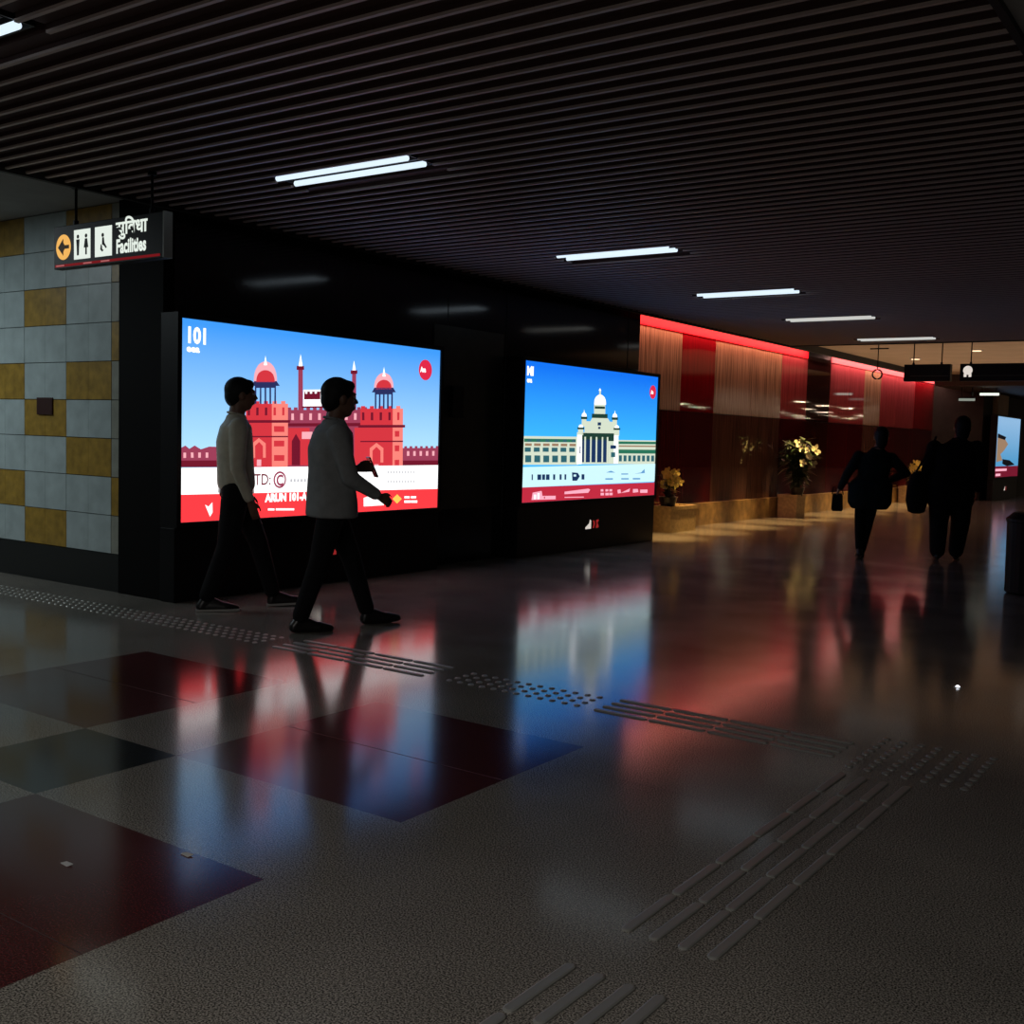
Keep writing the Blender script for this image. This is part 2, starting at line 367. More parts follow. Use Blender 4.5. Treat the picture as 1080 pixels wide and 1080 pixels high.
PIC1=[('mauve',1,[(-.002,.634),(.015,.621),(.027,.637),(.043,.62),(.062,.639),(.088,.625),(.217,.629),(.218,.73),(-.001,.728)]),
('dkred',2,[(-.002,.695),(.218,.694),(.218,.73),(-.001,.728)]),
('pink',2,[(.009,.656),(.017,.656),(.017,.682),(.009,.682)]),
('pink',2,[(.031,.655),(.039,.655),(.04,.681),(.032,.681)]),
('pink',2,[(.054,.655),(.062,.655),(.062,.681),(.054,.681)]),
('pink',2,[(.077,.655),(.085,.655),(.085,.681),(.077,.681)]),
('mauve',1,[(.345,.423),(.656,.4),(.66,.733),(.348,.731)]),
('mauve',1,[(.351,.409),(.364,.408),(.365,.425),(.351,.426)]),
('mauve',1,[(.374,.407),(.388,.406),(.388,.423),(.374,.424)]),
('mauve',1,[(.398,.405),(.411,.404),(.411,.421),(.398,.422)]),
('mauve',1,[(.421,.403),(.435,.402),(.435,.42),(.421,.421)]),
('mauve',1,[(.445,.401),(.46,.4),(.46,.418),(.446,.419)]),
('mauve',1,[(.47,.399),(.484,.398),(.484,.416),(.47,.417)]),
('mauve',1,[(.494,.397),(.509,.396),(.509,.414),(.495,.415)]),
('mauve',1,[(.519,.395),(.534,.394),(.534,.412),(.52,.413)]),
('mauve',1,[(.545,.393),(.56,.392),(.56,.41),(.545,.411)]),
('mauve',1,[(.57,.391),(.586,.39),(.586,.408),(.571,.409)]),
('mauve',1,[(.596,.389),(.612,.388),(.612,.406),(.597,.408)]),
('mauve',1,[(.623,.387),(.638,.386),(.639,.404),(.623,.406)]),
('mauve',1,[(.65,.385),(.665,.384),(.666,.402),(.65,.404)]),
('dkred',2,[(.346,.495),(.657,.477),(.657,.496),(.346,.512)]),
('red',2,[(.354,.52),(.434,.516),(.436,.723),(.355,.722)]),
('dkred',3,[(.369,.722),(.368,.591),(.383,.55),(.399,.59),(.4,.723)]),
('pink',3,[(.405,.539),(.445,.537),(.445,.577),(.405,.578)]),
('red',2,[(.613,.507),(.658,.505),(.66,.724),(.615,.724)]),
('pink',3,[(.365,.441),(.374,.44),(.375,.476),(.365,.476)]),
('pink',3,[(.398,.438),(.408,.438),(.408,.474),(.398,.474)]),
('pink',3,[(.432,.436),(.442,.435),(.442,.472),(.432,.472)]),
('pink',3,[(.466,.433),(.476,.433),(.477,.47),(.466,.47)]),
('pink',3,[(.501,.431),(.511,.43),(.512,.467),(.501,.468)]),
('pink',3,[(.537,.428),(.547,.428),(.548,.465),(.537,.466)]),
('pink',3,[(.573,.426),(.584,.425),(.584,.463),(.573,.464)]),
('pink',3,[(.61,.423),(.621,.423),(.621,.461),(.61,.461)]),
('pink',3,[(.648,.421),(.659,.42),(.659,.458),(.648,.459)]),
('white',3,[(.408,.308),(.478,.3),(.479,.399),(.408,.404)]),
('dkred',4,[(.411,.317),(.473,.311),(.473,.355),(.411,.361)]),
('dkred',4,[(.403,.399),(.484,.392),(.484,.401),(.403,.408)]),
('white',5,[(.414,.308),(.422,.307),(.423,.328),(.415,.329)]),
('white',5,[(.432,.306),(.44,.306),(.441,.326),(.433,.327)]),
('white',5,[(.451,.305),(.459,.304),(.459,.324),(.451,.325)]),
('mauve',2,[(.388,.188),(.405,.185),(.408,.419),(.39,.42)]),
('dkred',3,[(.382,.181),(.409,.178),(.41,.199),(.382,.203)]),
('white',3,[(.389,.182),(.396,.115),(.404,.18)]),
('mauve',2,[(.599,.181),(.616,.179),(.619,.403),(.601,.404)]),
('dkred',3,[(.593,.178),(.621,.174),(.621,.195),(.593,.199)]),
('white',3,[(.6,.177),(.606,.12),(.614,.175)]),
('red',4,[(.205,.401),(.352,.389),(.354,.731),(.207,.73)]),
('coral',5,[(.294,.394),(.352,.389),(.354,.731),(.297,.731)]),
('dkred',6,[(.199,.486),(.36,.477),(.36,.491),(.199,.5)]),
('dkred',6,[(.211,.42),(.219,.419),(.219,.46),(.211,.461)]),
('red',6,[(.207,.387),(.221,.386),(.221,.403),(.207,.404)]),
('dkred',6,[(.24,.418),(.248,.417),(.248,.458),(.24,.459)]),
('red',6,[(.236,.385),(.25,.384),(.251,.4),(.236,.401)]),
('dkred',6,[(.27,.415),(.278,.415),(.278,.456),(.27,.457)]),
('red',6,[(.266,.382),(.28,.381),(.28,.398),(.266,.399)]),
('red',6,[(.3,.413),(.308,.412),(.309,.454),(.3,.455)]),
('coral',6,[(.296,.38),(.311,.378),(.311,.395),(.296,.396)]),
('red',6,[(.331,.41),(.339,.41),(.339,.452),(.331,.453)]),
('coral',6,[(.326,.377),(.342,.375),(.342,.393),(.327,.394)]),
('dkred',6,[(.206,.568),(.353,.563),(.353,.57),(.206,.575)]),
('coral',6,[(.228,.682),(.227,.606),(.25,.577),(.274,.605),(.275,.681)]),
('red',7,[(.238,.682),(.237,.619),(.251,.598),(.264,.619),(.265,.681)]),
('pink',7,[(.244,.691),(.259,.691),(.259,.725),(.244,.725)]),
('red',6,[(.302,.512),(.339,.511),(.34,.542),(.303,.543)]),
('red',6,[(.303,.59),(.34,.589),(.34,.62),(.303,.621)]),
('red',6,[(.304,.667),(.341,.667),(.341,.698),(.304,.698)]),
('pink',7,[(.23,.286),(.231,.257),(.232,.241),(.235,.226),(.238,.214),(.242,.203),(.246,.193),(.251,.186),(.257,.18),(.262,.176),(.268,.174),(.27,.173),(.276,.174),(.282,.176),(.288,.18),(.293,.187),(.298,.195),(.302,.205),(.305,.217),(.308,.231),(.31,.247),(.311,.277)]),
('red',8,[(.238,.285),(.239,.268),(.24,.259),(.242,.25),(.244,.243),(.247,.236),(.251,.231),(.255,.226),(.259,.223),(.264,.22),(.269,.219),(.27,.219),(.275,.219),(.28,.22),(.284,.223),(.289,.226),(.292,.231),(.296,.236),(.298,.243),(.3,.251),(.302,.261),(.303,.278)]),
('white',8,[(.264,.194),(.269,.143),(.275,.192)]),
('navy',8,[(.221,.307),(.232,.281),(.309,.272),(.321,.296)]),
('navy',8,[(.234,.302),(.239,.302),(.24,.398),(.235,.399)]),
('navy',8,[(.251,.301),(.256,.3),(.257,.397),(.251,.397)]),
('navy',8,[(.267,.299),(.273,.298),(.274,.395),(.268,.396)]),
('navy',8,[(.284,.297),(.29,.296),(.291,.394),(.285,.394)]),
('navy',8,[(.302,.295),(.307,.294),(.308,.393),(.302,.393)]),
('navy',8,[(.234,.302),(.307,.294),(.307,.308),(.234,.316)]),
('red',4,[(.636,.395),(.825,.381),(.829,.735),(.64,.733)]),
('coral',5,[(.778,.384),(.825,.381),(.829,.735),(.782,.734)]),
('dkred',6,[(.628,.491),(.836,.48),(.836,.496),(.629,.506)]),
('dkred',6,[(.643,.416),(.653,.416),(.654,.462),(.644,.462)]),
('red',6,[(.638,.38),(.656,.378),(.656,.397),(.639,.398)]),
('dkred',6,[(.681,.414),(.691,.413),(.692,.46),(.681,.46)]),
('red',6,[(.676,.377),(.694,.375),(.694,.394),(.676,.395)]),
('dkred',6,[(.719,.411),(.73,.41),(.73,.457),(.72,.458)]),
('red',6,[(.714,.374),(.733,.372),(.733,.391),(.714,.393)]),
('dkred',6,[(.758,.408),(.769,.407),(.769,.455),(.759,.456)]),
('red',6,[(.753,.371),(.772,.369),(.772,.388),(.753,.39)]),
('red',6,[(.798,.405),(.809,.405),(.809,.452),(.799,.453)]),
('coral',6,[(.793,.367),(.812,.366),(.812,.385),(.793,.387)]),
('dkred',6,[(.638,.583),(.828,.577),(.828,.585),(.638,.59)]),
('coral',6,[(.68,.71),(.679,.625),(.708,.593),(.739,.624),(.74,.71)]),
('red',7,[(.692,.71),(.691,.64),(.708,.616),(.726,.64),(.727,.71)]),
('pink',7,[(.7,.721),(.719,.721),(.719,.759),(.701,.759)]),
('red',6,[(.789,.519),(.81,.518),(.81,.553),(.79,.554)]),
('red',6,[(.79,.607),(.811,.606),(.811,.642),(.791,.642)]),
('red',6,[(.791,.695),(.812,.694),(.812,.73),(.792,.73)]),
('pink',7,[(.693,.278),(.693,.251),(.695,.236),(.697,.223),(.701,.211),(.705,.201),(.71,.193),(.715,.186),(.721,.18),(.727,.177),(.733,.175),(.735,.174),(.742,.175),(.748,.177),(.754,.181),(.76,.186),(.765,.194),(.769,.203),(.773,.214),(.776,.226),(.778,.241),(.779,.269)]),
('red',8,[(.701,.277),(.702,.261),(.703,.252),(.705,.245),(.708,.238),(.711,.232),(.715,.227),(.719,.223),(.724,.22),(.729,.217),(.734,.216),(.735,.216),(.741,.216),(.746,.217),(.751,.219),(.755,.222),(.759,.226),(.763,.232),(.766,.238),(.768,.245),(.769,.254),(.77,.269)]),
('white',8,[(.728,.197),(.734,.14),(.742,.196)]),
('navy',8,[(.683,.296),(.694,.267),(.777,.258),(.79,.285)]),
('navy',8,[(.696,.291),(.703,.291),(.704,.39),(.697,.391)]),
('navy',8,[(.714,.289),(.721,.289),(.722,.389),(.715,.389)]),
('navy',8,[(.732,.288),(.739,.287),(.74,.387),(.733,.388)]),
('navy',8,[(.75,.286),(.757,.285),(.759,.386),(.751,.387)]),
('navy',8,[(.769,.284),(.776,.283),(.777,.385),(.77,.385)]),
('navy',8,[(.697,.291),(.775,.283),(.775,.299),(.697,.307)]),
('mauve',3,[(.828,.622),(1.0,.619),(1.001,.706),(.829,.706)]),
('dkred',4,[(.829,.699),(1.001,.699),(1.002,.736),(.829,.735)]),
('pink',4,[(.848,.641),(.859,.641),(.86,.67),(.848,.67)]),
('pink',4,[(.878,.641),(.889,.64),(.89,.67),(.878,.67)]),
('pink',4,[(.908,.64),(.92,.64),(.92,.67),(.909,.67)]),
('pink',4,[(.939,.64),(.951,.639),(.951,.669),(.939,.669)]),
('pink',4,[(.97,.639),(.982,.639),(.982,.669),(.971,.669)]),
('mauve',3,[(.835,.611),(.848,.61),(.848,.625),(.835,.625)]),
('mauve',3,[(.86,.61),(.873,.61),(.873,.624),(.86,.625)]),
('mauve',3,[(.885,.609),(.898,.609),(.898,.624),(.885,.624)]),
('mauve',3,[(.91,.609),(.923,.609),(.923,.623),(.911,.624)]),
('mauve',3,[(.936,.608),(.949,.608),(.949,.623),(.936,.623)]),
('mauve',3,[(.962,.608),(.975,.607),(.975,.622),(.962,.623)]),
('mauve',3,[(.988,.607),(1.001,.607),(1.002,.622),(.988,.622)]),
('white',9,[(-.003,.732),(1.0,.729),(1.0,.881),(-.002,.863)]),
('bandred',9,[(-.002,.863),(1.0,.881),(1.0,1.0),(.0,1.0)]),
('greytxt',10,[(.759,.763),(.765,.763),(.765,.776),(.759,.775)]),
('greytxt',10,[(.772,.763),(.778,.763),(.778,.776),(.772,.776)]),
('greytxt',10,[(.785,.763),(.791,.763),(.791,.776),(.785,.776)]),
('greytxt',10,[(.798,.763),(.804,.763),(.804,.776),(.798,.776)]),
('greytxt',10,[(.811,.764),(.818,.764),(.818,.776),(.812,.776)]),
('greytxt',10,[(.825,.764),(.831,.764),(.831,.777),(.825,.777)]),
('greytxt',10,[(.838,.764),(.845,.764),(.845,.777),(.839,.777)]),
('greytxt',10,[(.852,.764),(.858,.764),(.858,.777),(.852,.777)]),
('greytxt',10,[(.866,.764),(.872,.764),(.872,.777),(.866,.777)]),
('greytxt',10,[(.879,.765),(.886,.765),(.886,.778),(.88,.778)]),
('greytxt',10,[(.759,.82),(.765,.82),(.765,.833),(.759,.833)]),
('greytxt',10,[(.772,.82),(.778,.82),(.778,.833),(.773,.833)]),
('greytxt',10,[(.786,.821),(.792,.821),(.792,.834),(.786,.833)]),
('greytxt',10,[(.799,.821),(.805,.821),(.805,.834),(.799,.834)]),
('greytxt',10,[(.812,.821),(.818,.822),(.818,.834),(.812,.834)]),
('greytxt',10,[(.826,.822),(.832,.822),(.832,.835),(.826,.835)]),
('greytxt',10,[(.839,.822),(.845,.822),(.845,.835),(.839,.835)]),
('greytxt',10,[(.853,.823),(.859,.823),(.859,.836),(.853,.836)]),
('greytxt',10,[(.866,.823),(.873,.823),(.873,.836),(.867,.836)]),
('greytxt',10,[(.88,.823),(.886,.824),(.887,.837),(.88,.836)]),
('greytxt',10,[(.363,.797),(.371,.797),(.371,.814),(.363,.814)]),
('greytxt',10,[(.375,.797),(.383,.797),(.383,.815),(.376,.815)]),
('greytxt',10,[(.388,.798),(.396,.798),(.396,.815),(.388,.815)]),
('greytxt',10,[(.401,.798),(.409,.798),(.409,.816),(.401,.815)]),
('greytxt',10,[(.414,.798),(.422,.798),(.422,.816),(.414,.816)]),
('greytxt',10,[(.427,.799),(.435,.799),(.435,.816),(.427,.816)]),
('greytxt',10,[(.44,.799),(.448,.799),(.448,.817),(.44,.817)]),
('white',10,[(.284,.952),(.307,.954),(.307,.965),(.284,.963)]),
('white',10,[(.312,.954),(.379,.959),(.379,.97),(.312,.965)]),
('white',10,[(.075,.917),(.086,.928),(.098,.907),(.099,.958),(.091,.979)]),
('white',10,[(.656,.919),(.675,.911),(.696,.931),(.731,.929),(.746,.968),(.657,.969)]),
('gold',10,[(.784,.932),(.805,.905),(.827,.935),(.805,.963)]),
('white',10,[(.839,.919),(.864,.921),(.864,.934),(.839,.932)]),
('white',10,[(.839,.945),(.869,.947),(.869,.962),(.839,.96)]),
('white',10,[(.87,.921),(.895,.922),(.895,.935),(.87,.934)]),
('white',10,[(.87,.947),(.901,.949),(.901,.964),(.871,.962)])]
PIC2=[('stone',1,[(.002,.529),(.373,.523),(.377,.736),(.005,.732)]),
('stone',1,[(.664,.54),(1.013,.536),(1.018,.738),(.668,.734)]),
('green',2,[(.009,.547),(.354,.542),(.355,.566),(.009,.57)]),
('green',2,[(.675,.551),(1.013,.547),(1.014,.568),(.676,.572)]),
('teal',3,[(.014,.609),(.052,.609),(.052,.64),(.014,.64)]),
('teal',3,[(.018,.665),(.056,.665),(.057,.714),(.019,.714)]),
('brown',3,[(.015,.58),(.057,.58),(.057,.598),(.015,.598)]),
('teal',4,[(.03,.549),(.053,.549),(.053,.569),(.03,.569)]),
('teal',3,[(.071,.608),(.109,.608),(.11,.639),(.071,.64)]),
('teal',3,[(.076,.665),(.114,.666),(.115,.715),(.076,.714)]),
('brown',3,[(.072,.579),(.115,.579),(.115,.598),(.072,.598)]),
('teal',4,[(.087,.548),(.11,.548),(.111,.569),(.087,.569)]),
('teal',3,[(.129,.608),(.168,.608),(.169,.639),(.129,.639)]),
('teal',3,[(.134,.666),(.173,.666),(.174,.715),(.135,.715)]),
('brown',3,[(.13,.579),(.173,.578),(.174,.597),(.131,.598)]),
('teal',4,[(.145,.547),(.169,.547),(.169,.568),(.146,.568)]),
('teal',3,[(.188,.608),(.228,.608),(.228,.639),(.188,.639)]),
('teal',3,[(.193,.666),(.233,.666),(.233,.716),(.194,.715)]),
('brown',3,[(.189,.578),(.233,.578),(.233,.597),(.19,.597)]),
('teal',4,[(.205,.547),(.228,.546),(.229,.567),(.205,.568)]),
('teal',3,[(.248,.607),(.288,.607),(.289,.639),(.248,.639)]),
('teal',3,[(.253,.666),(.293,.666),(.294,.716),(.254,.716)]),
('brown',3,[(.249,.578),(.294,.577),(.294,.597),(.249,.597)]),
('teal',4,[(.265,.546),(.289,.545),(.289,.567),(.265,.567)]),
('teal',3,[(.308,.607),(.349,.607),(.35,.639),(.309,.639)]),
('teal',3,[(.314,.666),(.355,.666),(.356,.717),(.315,.716)]),
('brown',3,[(.31,.577),(.355,.577),(.355,.596),(.31,.596)]),
('teal',4,[(.326,.545),(.35,.545),(.351,.566),(.326,.566)]),
('green',3,[(.682,.616),(1.015,.615),(1.016,.648),(.683,.648)]),
('brown',3,[(.682,.583),(1.014,.58),(1.014,.592),(.682,.594)]),
('teal',3,[(.687,.663),(.711,.663),(.712,.712),(.688,.712)]),
('teal',3,[(.725,.663),(.75,.664),(.751,.712),(.726,.712)]),
('teal',3,[(.764,.664),(.789,.664),(.79,.712),(.765,.712)]),
('teal',3,[(.803,.664),(.828,.664),(.829,.713),(.804,.713)]),
('teal',3,[(.842,.664),(.868,.664),(.869,.713),(.843,.713)]),
('teal',3,[(.882,.664),(.908,.664),(.909,.713),(.883,.713)]),
('teal',3,[(.922,.664),(.949,.664),(.95,.714),(.924,.713)]),
('teal',3,[(.963,.664),(.989,.664),(.991,.714),(.964,.714)]),
('teal',3,[(1.004,.664),(1.031,.664),(1.032,.714),(1.005,.714)]),
('stone',4,[(.36,.489),(.676,.482),(.681,.734),(.364,.731)]),
('dkgreen',5,[(.398,.493),(.64,.488),(.642,.55),(.399,.553)]),
('dkblue',5,[(.399,.542),(.597,.539),(.601,.719),(.403,.717)]),
('stone',6,[(.414,.522),(.426,.522),(.43,.717),(.418,.717)]),
('stone',6,[(.457,.521),(.468,.521),(.472,.718),(.461,.718)]),
('stone',6,[(.499,.521),(.511,.521),(.515,.718),(.503,.718)]),
('stone',6,[(.545,.52),(.556,.52),(.561,.718),(.549,.718)]),
('stone',6,[(.584,.519),(.596,.519),(.6,.719),(.588,.719)]),
('white',6,[(.362,.51),(.395,.509),(.4,.731),(.366,.731)]),
('dkblue',6,[(.378,.596),(.391,.596),(.392,.65),(.379,.65)]),
('white',6,[(.641,.505),(.676,.504),(.681,.728),(.646,.728)]),
('dkblue',7,[(.615,.583),(.66,.583),(.661,.611),(.615,.611)]),
('teal',7,[(.621,.639),(.655,.639),(.656,.678),(.622,.678)]),
('stone',5,[(.412,.403),(.65,.396),(.652,.488),(.414,.493)]),
('stone',5,[(.454,.402),(.475,.361),(.577,.357),(.605,.397)]),
('dkgreen',6,[(.464,.343),(.584,.338),(.585,.371),(.464,.375)]),
('dkblue',6,[(.51,.407),(.536,.406),(.536,.43),(.51,.431)]),
('dkblue',6,[(.515,.442),(.532,.441),(.532,.458),(.515,.458)]),
('stone',6,[(.478,.268),(.564,.264),(.566,.341),(.48,.344)]),
('dkgreen',7,[(.484,.284),(.561,.281),(.562,.299),(.484,.303)]),
('white',7,[(.478,.27),(.479,.249),(.48,.238),(.483,.228),(.486,.219),(.491,.211),(.496,.205),(.501,.2),(.508,.196),(.514,.193),(.521,.192),(.523,.192),(.529,.192),(.536,.194),(.542,.197),(.548,.202),(.554,.208),(.558,.215),(.562,.224),(.565,.233),(.567,.245),(.569,.266)]),
('stone',7,[(.513,.157),(.526,.156),(.527,.196),(.514,.197)]),
('white',8,[(.509,.162),(.517,.141),(.529,.161)]),
('white',6,[(.39,.369),(.39,.361),(.39,.356),(.391,.353),(.393,.349),(.395,.346),(.396,.343),(.399,.341),(.401,.34),(.404,.339),(.406,.339),(.407,.338),(.41,.339),(.412,.34),(.415,.341),(.417,.343),(.419,.345),(.421,.348),(.423,.351),(.424,.355),(.425,.36),(.425,.368)]),
('white',6,[(.403,.342),(.406,.315),(.411,.342)]),
('dkgreen',6,[(.384,.37),(.43,.368),(.431,.387),(.385,.389)]),
('stone',5,[(.391,.387),(.424,.385),(.426,.444),(.392,.445)]),
('white',6,[(.623,.361),(.624,.352),(.624,.348),(.625,.344),(.627,.34),(.629,.337),(.631,.334),(.633,.332),(.636,.331),(.638,.33),(.641,.329),(.642,.329),(.645,.329),(.647,.33),(.65,.332),(.653,.334),(.655,.336),(.657,.339),(.658,.342),(.66,.346),(.66,.351),(.661,.36)]),
('white',6,[(.637,.333),(.641,.305),(.646,.332)]),
('dkgreen',6,[(.618,.361),(.667,.359),(.667,.38),(.618,.381)]),
('stone',5,[(.625,.379),(.66,.378),(.662,.438),(.626,.439)]),
('dkgreen',6,[(.361,.452),(.411,.451),(.411,.466),(.361,.467)]),
('white',6,[(.37,.452),(.371,.446),(.371,.443),(.372,.44),(.373,.437),(.375,.435),(.377,.433),(.378,.432),(.381,.431),(.383,.43),(.385,.43),(.386,.43),(.388,.43),(.39,.431),(.393,.431),(.395,.433),(.397,.435),(.398,.437),(.399,.439),(.4,.442),(.401,.445),(.402,.451)]),
('stone',5,[(.367,.465),(.405,.464),(.406,.511),(.368,.512)]),
('dkgreen',6,[(.635,.445),(.689,.444),(.689,.459),(.635,.461)]),
('white',6,[(.645,.445),(.645,.439),(.646,.435),(.647,.432),(.648,.43),(.65,.428),(.652,.426),(.654,.424),(.656,.423),(.658,.422),(.661,.422),(.662,.422),(.664,.422),(.667,.423),(.669,.424),(.671,.425),(.673,.427),(.675,.429),(.676,.432),(.677,.435),(.678,.438),(.679,.444)]),
('stone',5,[(.642,.458),(.682,.457),(.683,.507),(.643,.507)]),
('pale',9,[(.003,.748),(1.008,.734),(1.005,.886),(-.001,.892)]),
('bandred2',9,[(-.001,.892),(1.005,.893),(1.0,1.0),(-.0,1.0)]),
('dkblue',10,[(.06,.801),(.068,.801),(.069,.841),(.061,.841)]),
('dkblue',10,[(.097,.802),(.122,.803),(.123,.842),(.098,.842)]),
('dkblue',10,[(.128,.803),(.148,.803),(.148,.843),(.129,.842)]),
('dkblue',10,[(.154,.803),(.177,.804),(.178,.844),(.154,.843)]),
('dkblue',10,[(.201,.804),(.215,.804),(.216,.845),(.202,.844)]),
('dkblue',10,[(.245,.805),(.259,.805),(.26,.846),(.246,.845)]),
('dkblue',10,[(.279,.806),(.292,.806),(.292,.847),(.28,.846)]),
('dkblue',10,[(.401,.808),(.422,.809),(.423,.85),(.402,.849)]),
('dkblue',10,[(.331,.792),(.373,.797),(.389,.823),(.369,.857),(.336,.856)]),
('pale',11,[(.343,.809),(.362,.809),(.362,.825),(.343,.824)]),
('bluetxt',10,[(.582,.845),(.642,.846),(.643,.858),(.582,.856)]),
('bluetxt',10,[(.71,.848),(.772,.85),(.773,.861),(.71,.859)]),
('bluetxt',10,[(.807,.85),(.871,.852),(.871,.864),(.807,.862)]),
('bluetxt',10,[(.586,.799),(.625,.786),(.66,.802)]),
('bluetxt',10,[(.709,.81),(.766,.811),(.766,.82),(.709,.819)]),
('bluetxt',10,[(.818,.815),(.876,.806),(.905,.777),(.909,.811)]),
('pink2',10,[(.064,.984),(.07,.932),(.128,.922),(.134,.959),(.223,.963),(.223,.989)]),
('white',11,[(.078,.947),(.092,.948),(.092,.979),(.079,.979)]),
('white',11,[(.101,.938),(.114,.938),(.115,.98),(.102,.98)]),
('bandred2',11,[(.144,.965),(.151,.965),(.151,.98),(.144,.979)]),
('pink2',10,[(.283,.936),(.454,.921),(.47,.929),(.455,.953),(.283,.955)]),
('pink2',10,[(.284,.975),(.423,.981),(.424,.988),(.284,.982)]),
('pink2',10,[(.549,.93),(.57,.931),(.571,.949),(.549,.948)]),
('pink2',10,[(.549,.959),(.575,.96),(.576,.98),(.55,.979)]),
('pink2',10,[(.586,.932),(.608,.933),(.608,.95),(.586,.95)]),
('pink2',10,[(.586,.961),(.613,.962),(.613,.982),(.587,.981)]),
('pink2',10,[(.617,.933),(.639,.934),(.639,.952),(.617,.951)]),
('pink2',10,[(.617,.962),(.644,.963),(.644,.983),(.618,.982)]),
('pink2',10,[(.681,.942),(.706,.938),(.712,.968),(.786,.934),(.781,.962),(.687,.971)]),
('pink2',10,[(.811,.941),(.853,.942),(.859,.969),(.812,.972)]),
('pink2',10,[(.873,.949),(.939,.951),(.939,.979),(.874,.976)])]
# ------------------------------------------------------------------ advertising screens
KS = 1.15
PAL = dict(mauve=(150,60,85), dkred=(110,22,42), pink=(240,170,180), red=(205,52,62), coral=(240,128,118), white=(250,250,250), navy=(40,45,90),
 bandred=(245,52,58), greytxt=(190,190,195), gold=(250,200,90), stone=(205,215,195), green=(40,110,85), teal=(45,95,105), brown=(150,120,95),
 dkgreen=(30,60,50), dkblue=(25,50,90), pale=(200,238,245), bandred2=(185,42,62), bluetxt=(95,150,200), pink2=(245,170,190), signred=(215,40,70),
 cyan=(90,180,235), black=(15,15,20))
PM = {k: emis('screen_'+k, v, KS if k not in ('white', 'bandred') else 1.5) for k, v in PAL.items()}
def sky_mat(name, top, bot, z0, z1, k=KS):
    m = emis(name, top, k); nt = m.node_tree; b = nt.nodes['Principled BSDF']
    tc = nt.nodes.new('ShaderNodeTexCoord'); sp = nt.nodes.new('ShaderNodeSeparateXYZ'); mr = nt.nodes.new('ShaderNodeMapRange')
    nt.links.new(tc.outputs['Object'], sp.inputs[0]); nt.links.new(sp.outputs[2], mr.inputs[0])
    mr.inputs[1].default_value = z0; mr.inputs[2].default_value = z1
    r = nt.nodes.new('ShaderNodeValToRGB'); r.color_ramp.elements[0].color = (*lin(bot), 1); r.color_ramp.elements[1].color = (*lin(top), 1)
    nt.links.new(mr.outputs[0], r.inputs[0]); nt.links.new(r.outputs[0], b.inputs['Emission Color'])
    return m
def display(label, y0, y1, x, zb, zt_, skym, shapes, extra, base=True, wall=-6.75):
    t = thing('advertising_display', label, 'advertising screen', (x, (y0+y1)/2, 0), 0)
    W = y1-y0; h = zt_-zb; d = x-wall-.004
    bm = bmesh.new(); b = .04
    box(bm, -d, -W/2-b, zb-b, -.012, W/2+b, zt_+b)
    box(bm, -.012, -W/2-b, zb-b, .006, -W/2-.002, zt_+b); box(bm, -.012, W/2+.002, zb-b, .006, W/2+b, zt_+b)
    box(bm, -.012, -W/2-.002, zt_+.002, .006, W/2+.002, zt_+b); box(bm, -.012, -W/2-.002, zb-b, .006, W/2+.002, zb-.002)
    obj('cabinet', bm, M_frame, t)
    fn = lambda u, v, l: (-.010+.0006*l, (u-.5)*W, zt_-v*h)
    names = sorted(set(s[0] for s in shapes) | set(e[0] for e in extra)); mats = [skym]+[PM[n] for n in names]; ix = {n: i+1 for i, n in enumerate(names)}
    bm = bmesh.new()
    bm.faces.new([bm.verts.new(fn(u, v, 0)) for u, v in ((0,1),(1,1),(1,0),(0,0))])
    for m, l, pts in shapes:
        pts = [(min(1, max(0, u)), min(1, max(0, v))) for u, v in pts]
        try: bm.faces.new([bm.verts.new(fn(u, v, l)) for u, v in pts]).material_index = ix[m]
        except ValueError: pass
    for e in extra:
        if e[1] == 'text':
            _, _, s, u, v, size, l, sq, bold = e
            T = text_faces(s, size, bold, font_squash=sq)
            put_text(bm, T, lambda a, c: fn(u+a/W, v-c/h, l), ix[e[0]])
        if e[1] == 'disc':
            _, _, u, v, r, l = e
            vs = [bm.verts.new(fn(u+r*math.cos(k*PI/16)/W, v-r*math.sin(k*PI/16)/h, l)) for k in range(32)]
            bm.faces.new(vs).material_index = ix[e[0]]
    # make every face look out of the screen
    bm.normal_update()
    for f_ in bm.faces:
        if f_.normal.x < 0: f_.normal_flip()
    obj('picture', bm, mats, t, recalc=False)
    if base:
        bm = BX(-d, -W/2-.04, 0, -.02, W/2+.04, zb-b-.003, bevel=.006); p = obj('base', bm, M_frame, t)
        bm = bmesh.new(); bx = -.018
        # small two-tone emblem in the middle of the base
        for pts, mi in ((((-.20,.235),(-.03,.235),(-.03,.33),(-.07,.345),(-.09,.30),(-.20,.255)), 0), (((.02,.24),(.06,.24),(.09,.29),(.06,.33),(.02,.33),(.045,.29)), 1), (((.11,.24),(.20,.24),(.20,.265),(.16,.30),(.20,.32),(.20,.34),(.11,.33),(.135,.29)), 1)):
            bm.faces.new([bm.verts.new((bx, a*.75, c)) for a, c in pts]).material_index = mi
        obj('emblem', bm, [emis('emblem_white', (235,225,215), .8), emis('emblem_red', (190,50,50), .55)], p)
    return t
X1 = [('white','text','101',.012,.115,.16,10,.85,.006), ('white','text','eea',.015,.16,.07,10,1.2,.003),
      ('signred','disc',.927,.133,.095,8), ('white','disc',.927,.133,.001,9), ('white','text','Ara',.903,.146,.062,10,.8,.004),
      ('dkred','text','ITD:',.225,.825,.125,10,.9,.001), ('mauve','disc',.325,.800,.068,10), ('white','disc',.325,.800,.052,11), ('mauve','text','C',.312,.83,.12,12,.9,.004),
      ('white','text','ARUN 101-A',.275,.915,.085,10,.95,.005)]
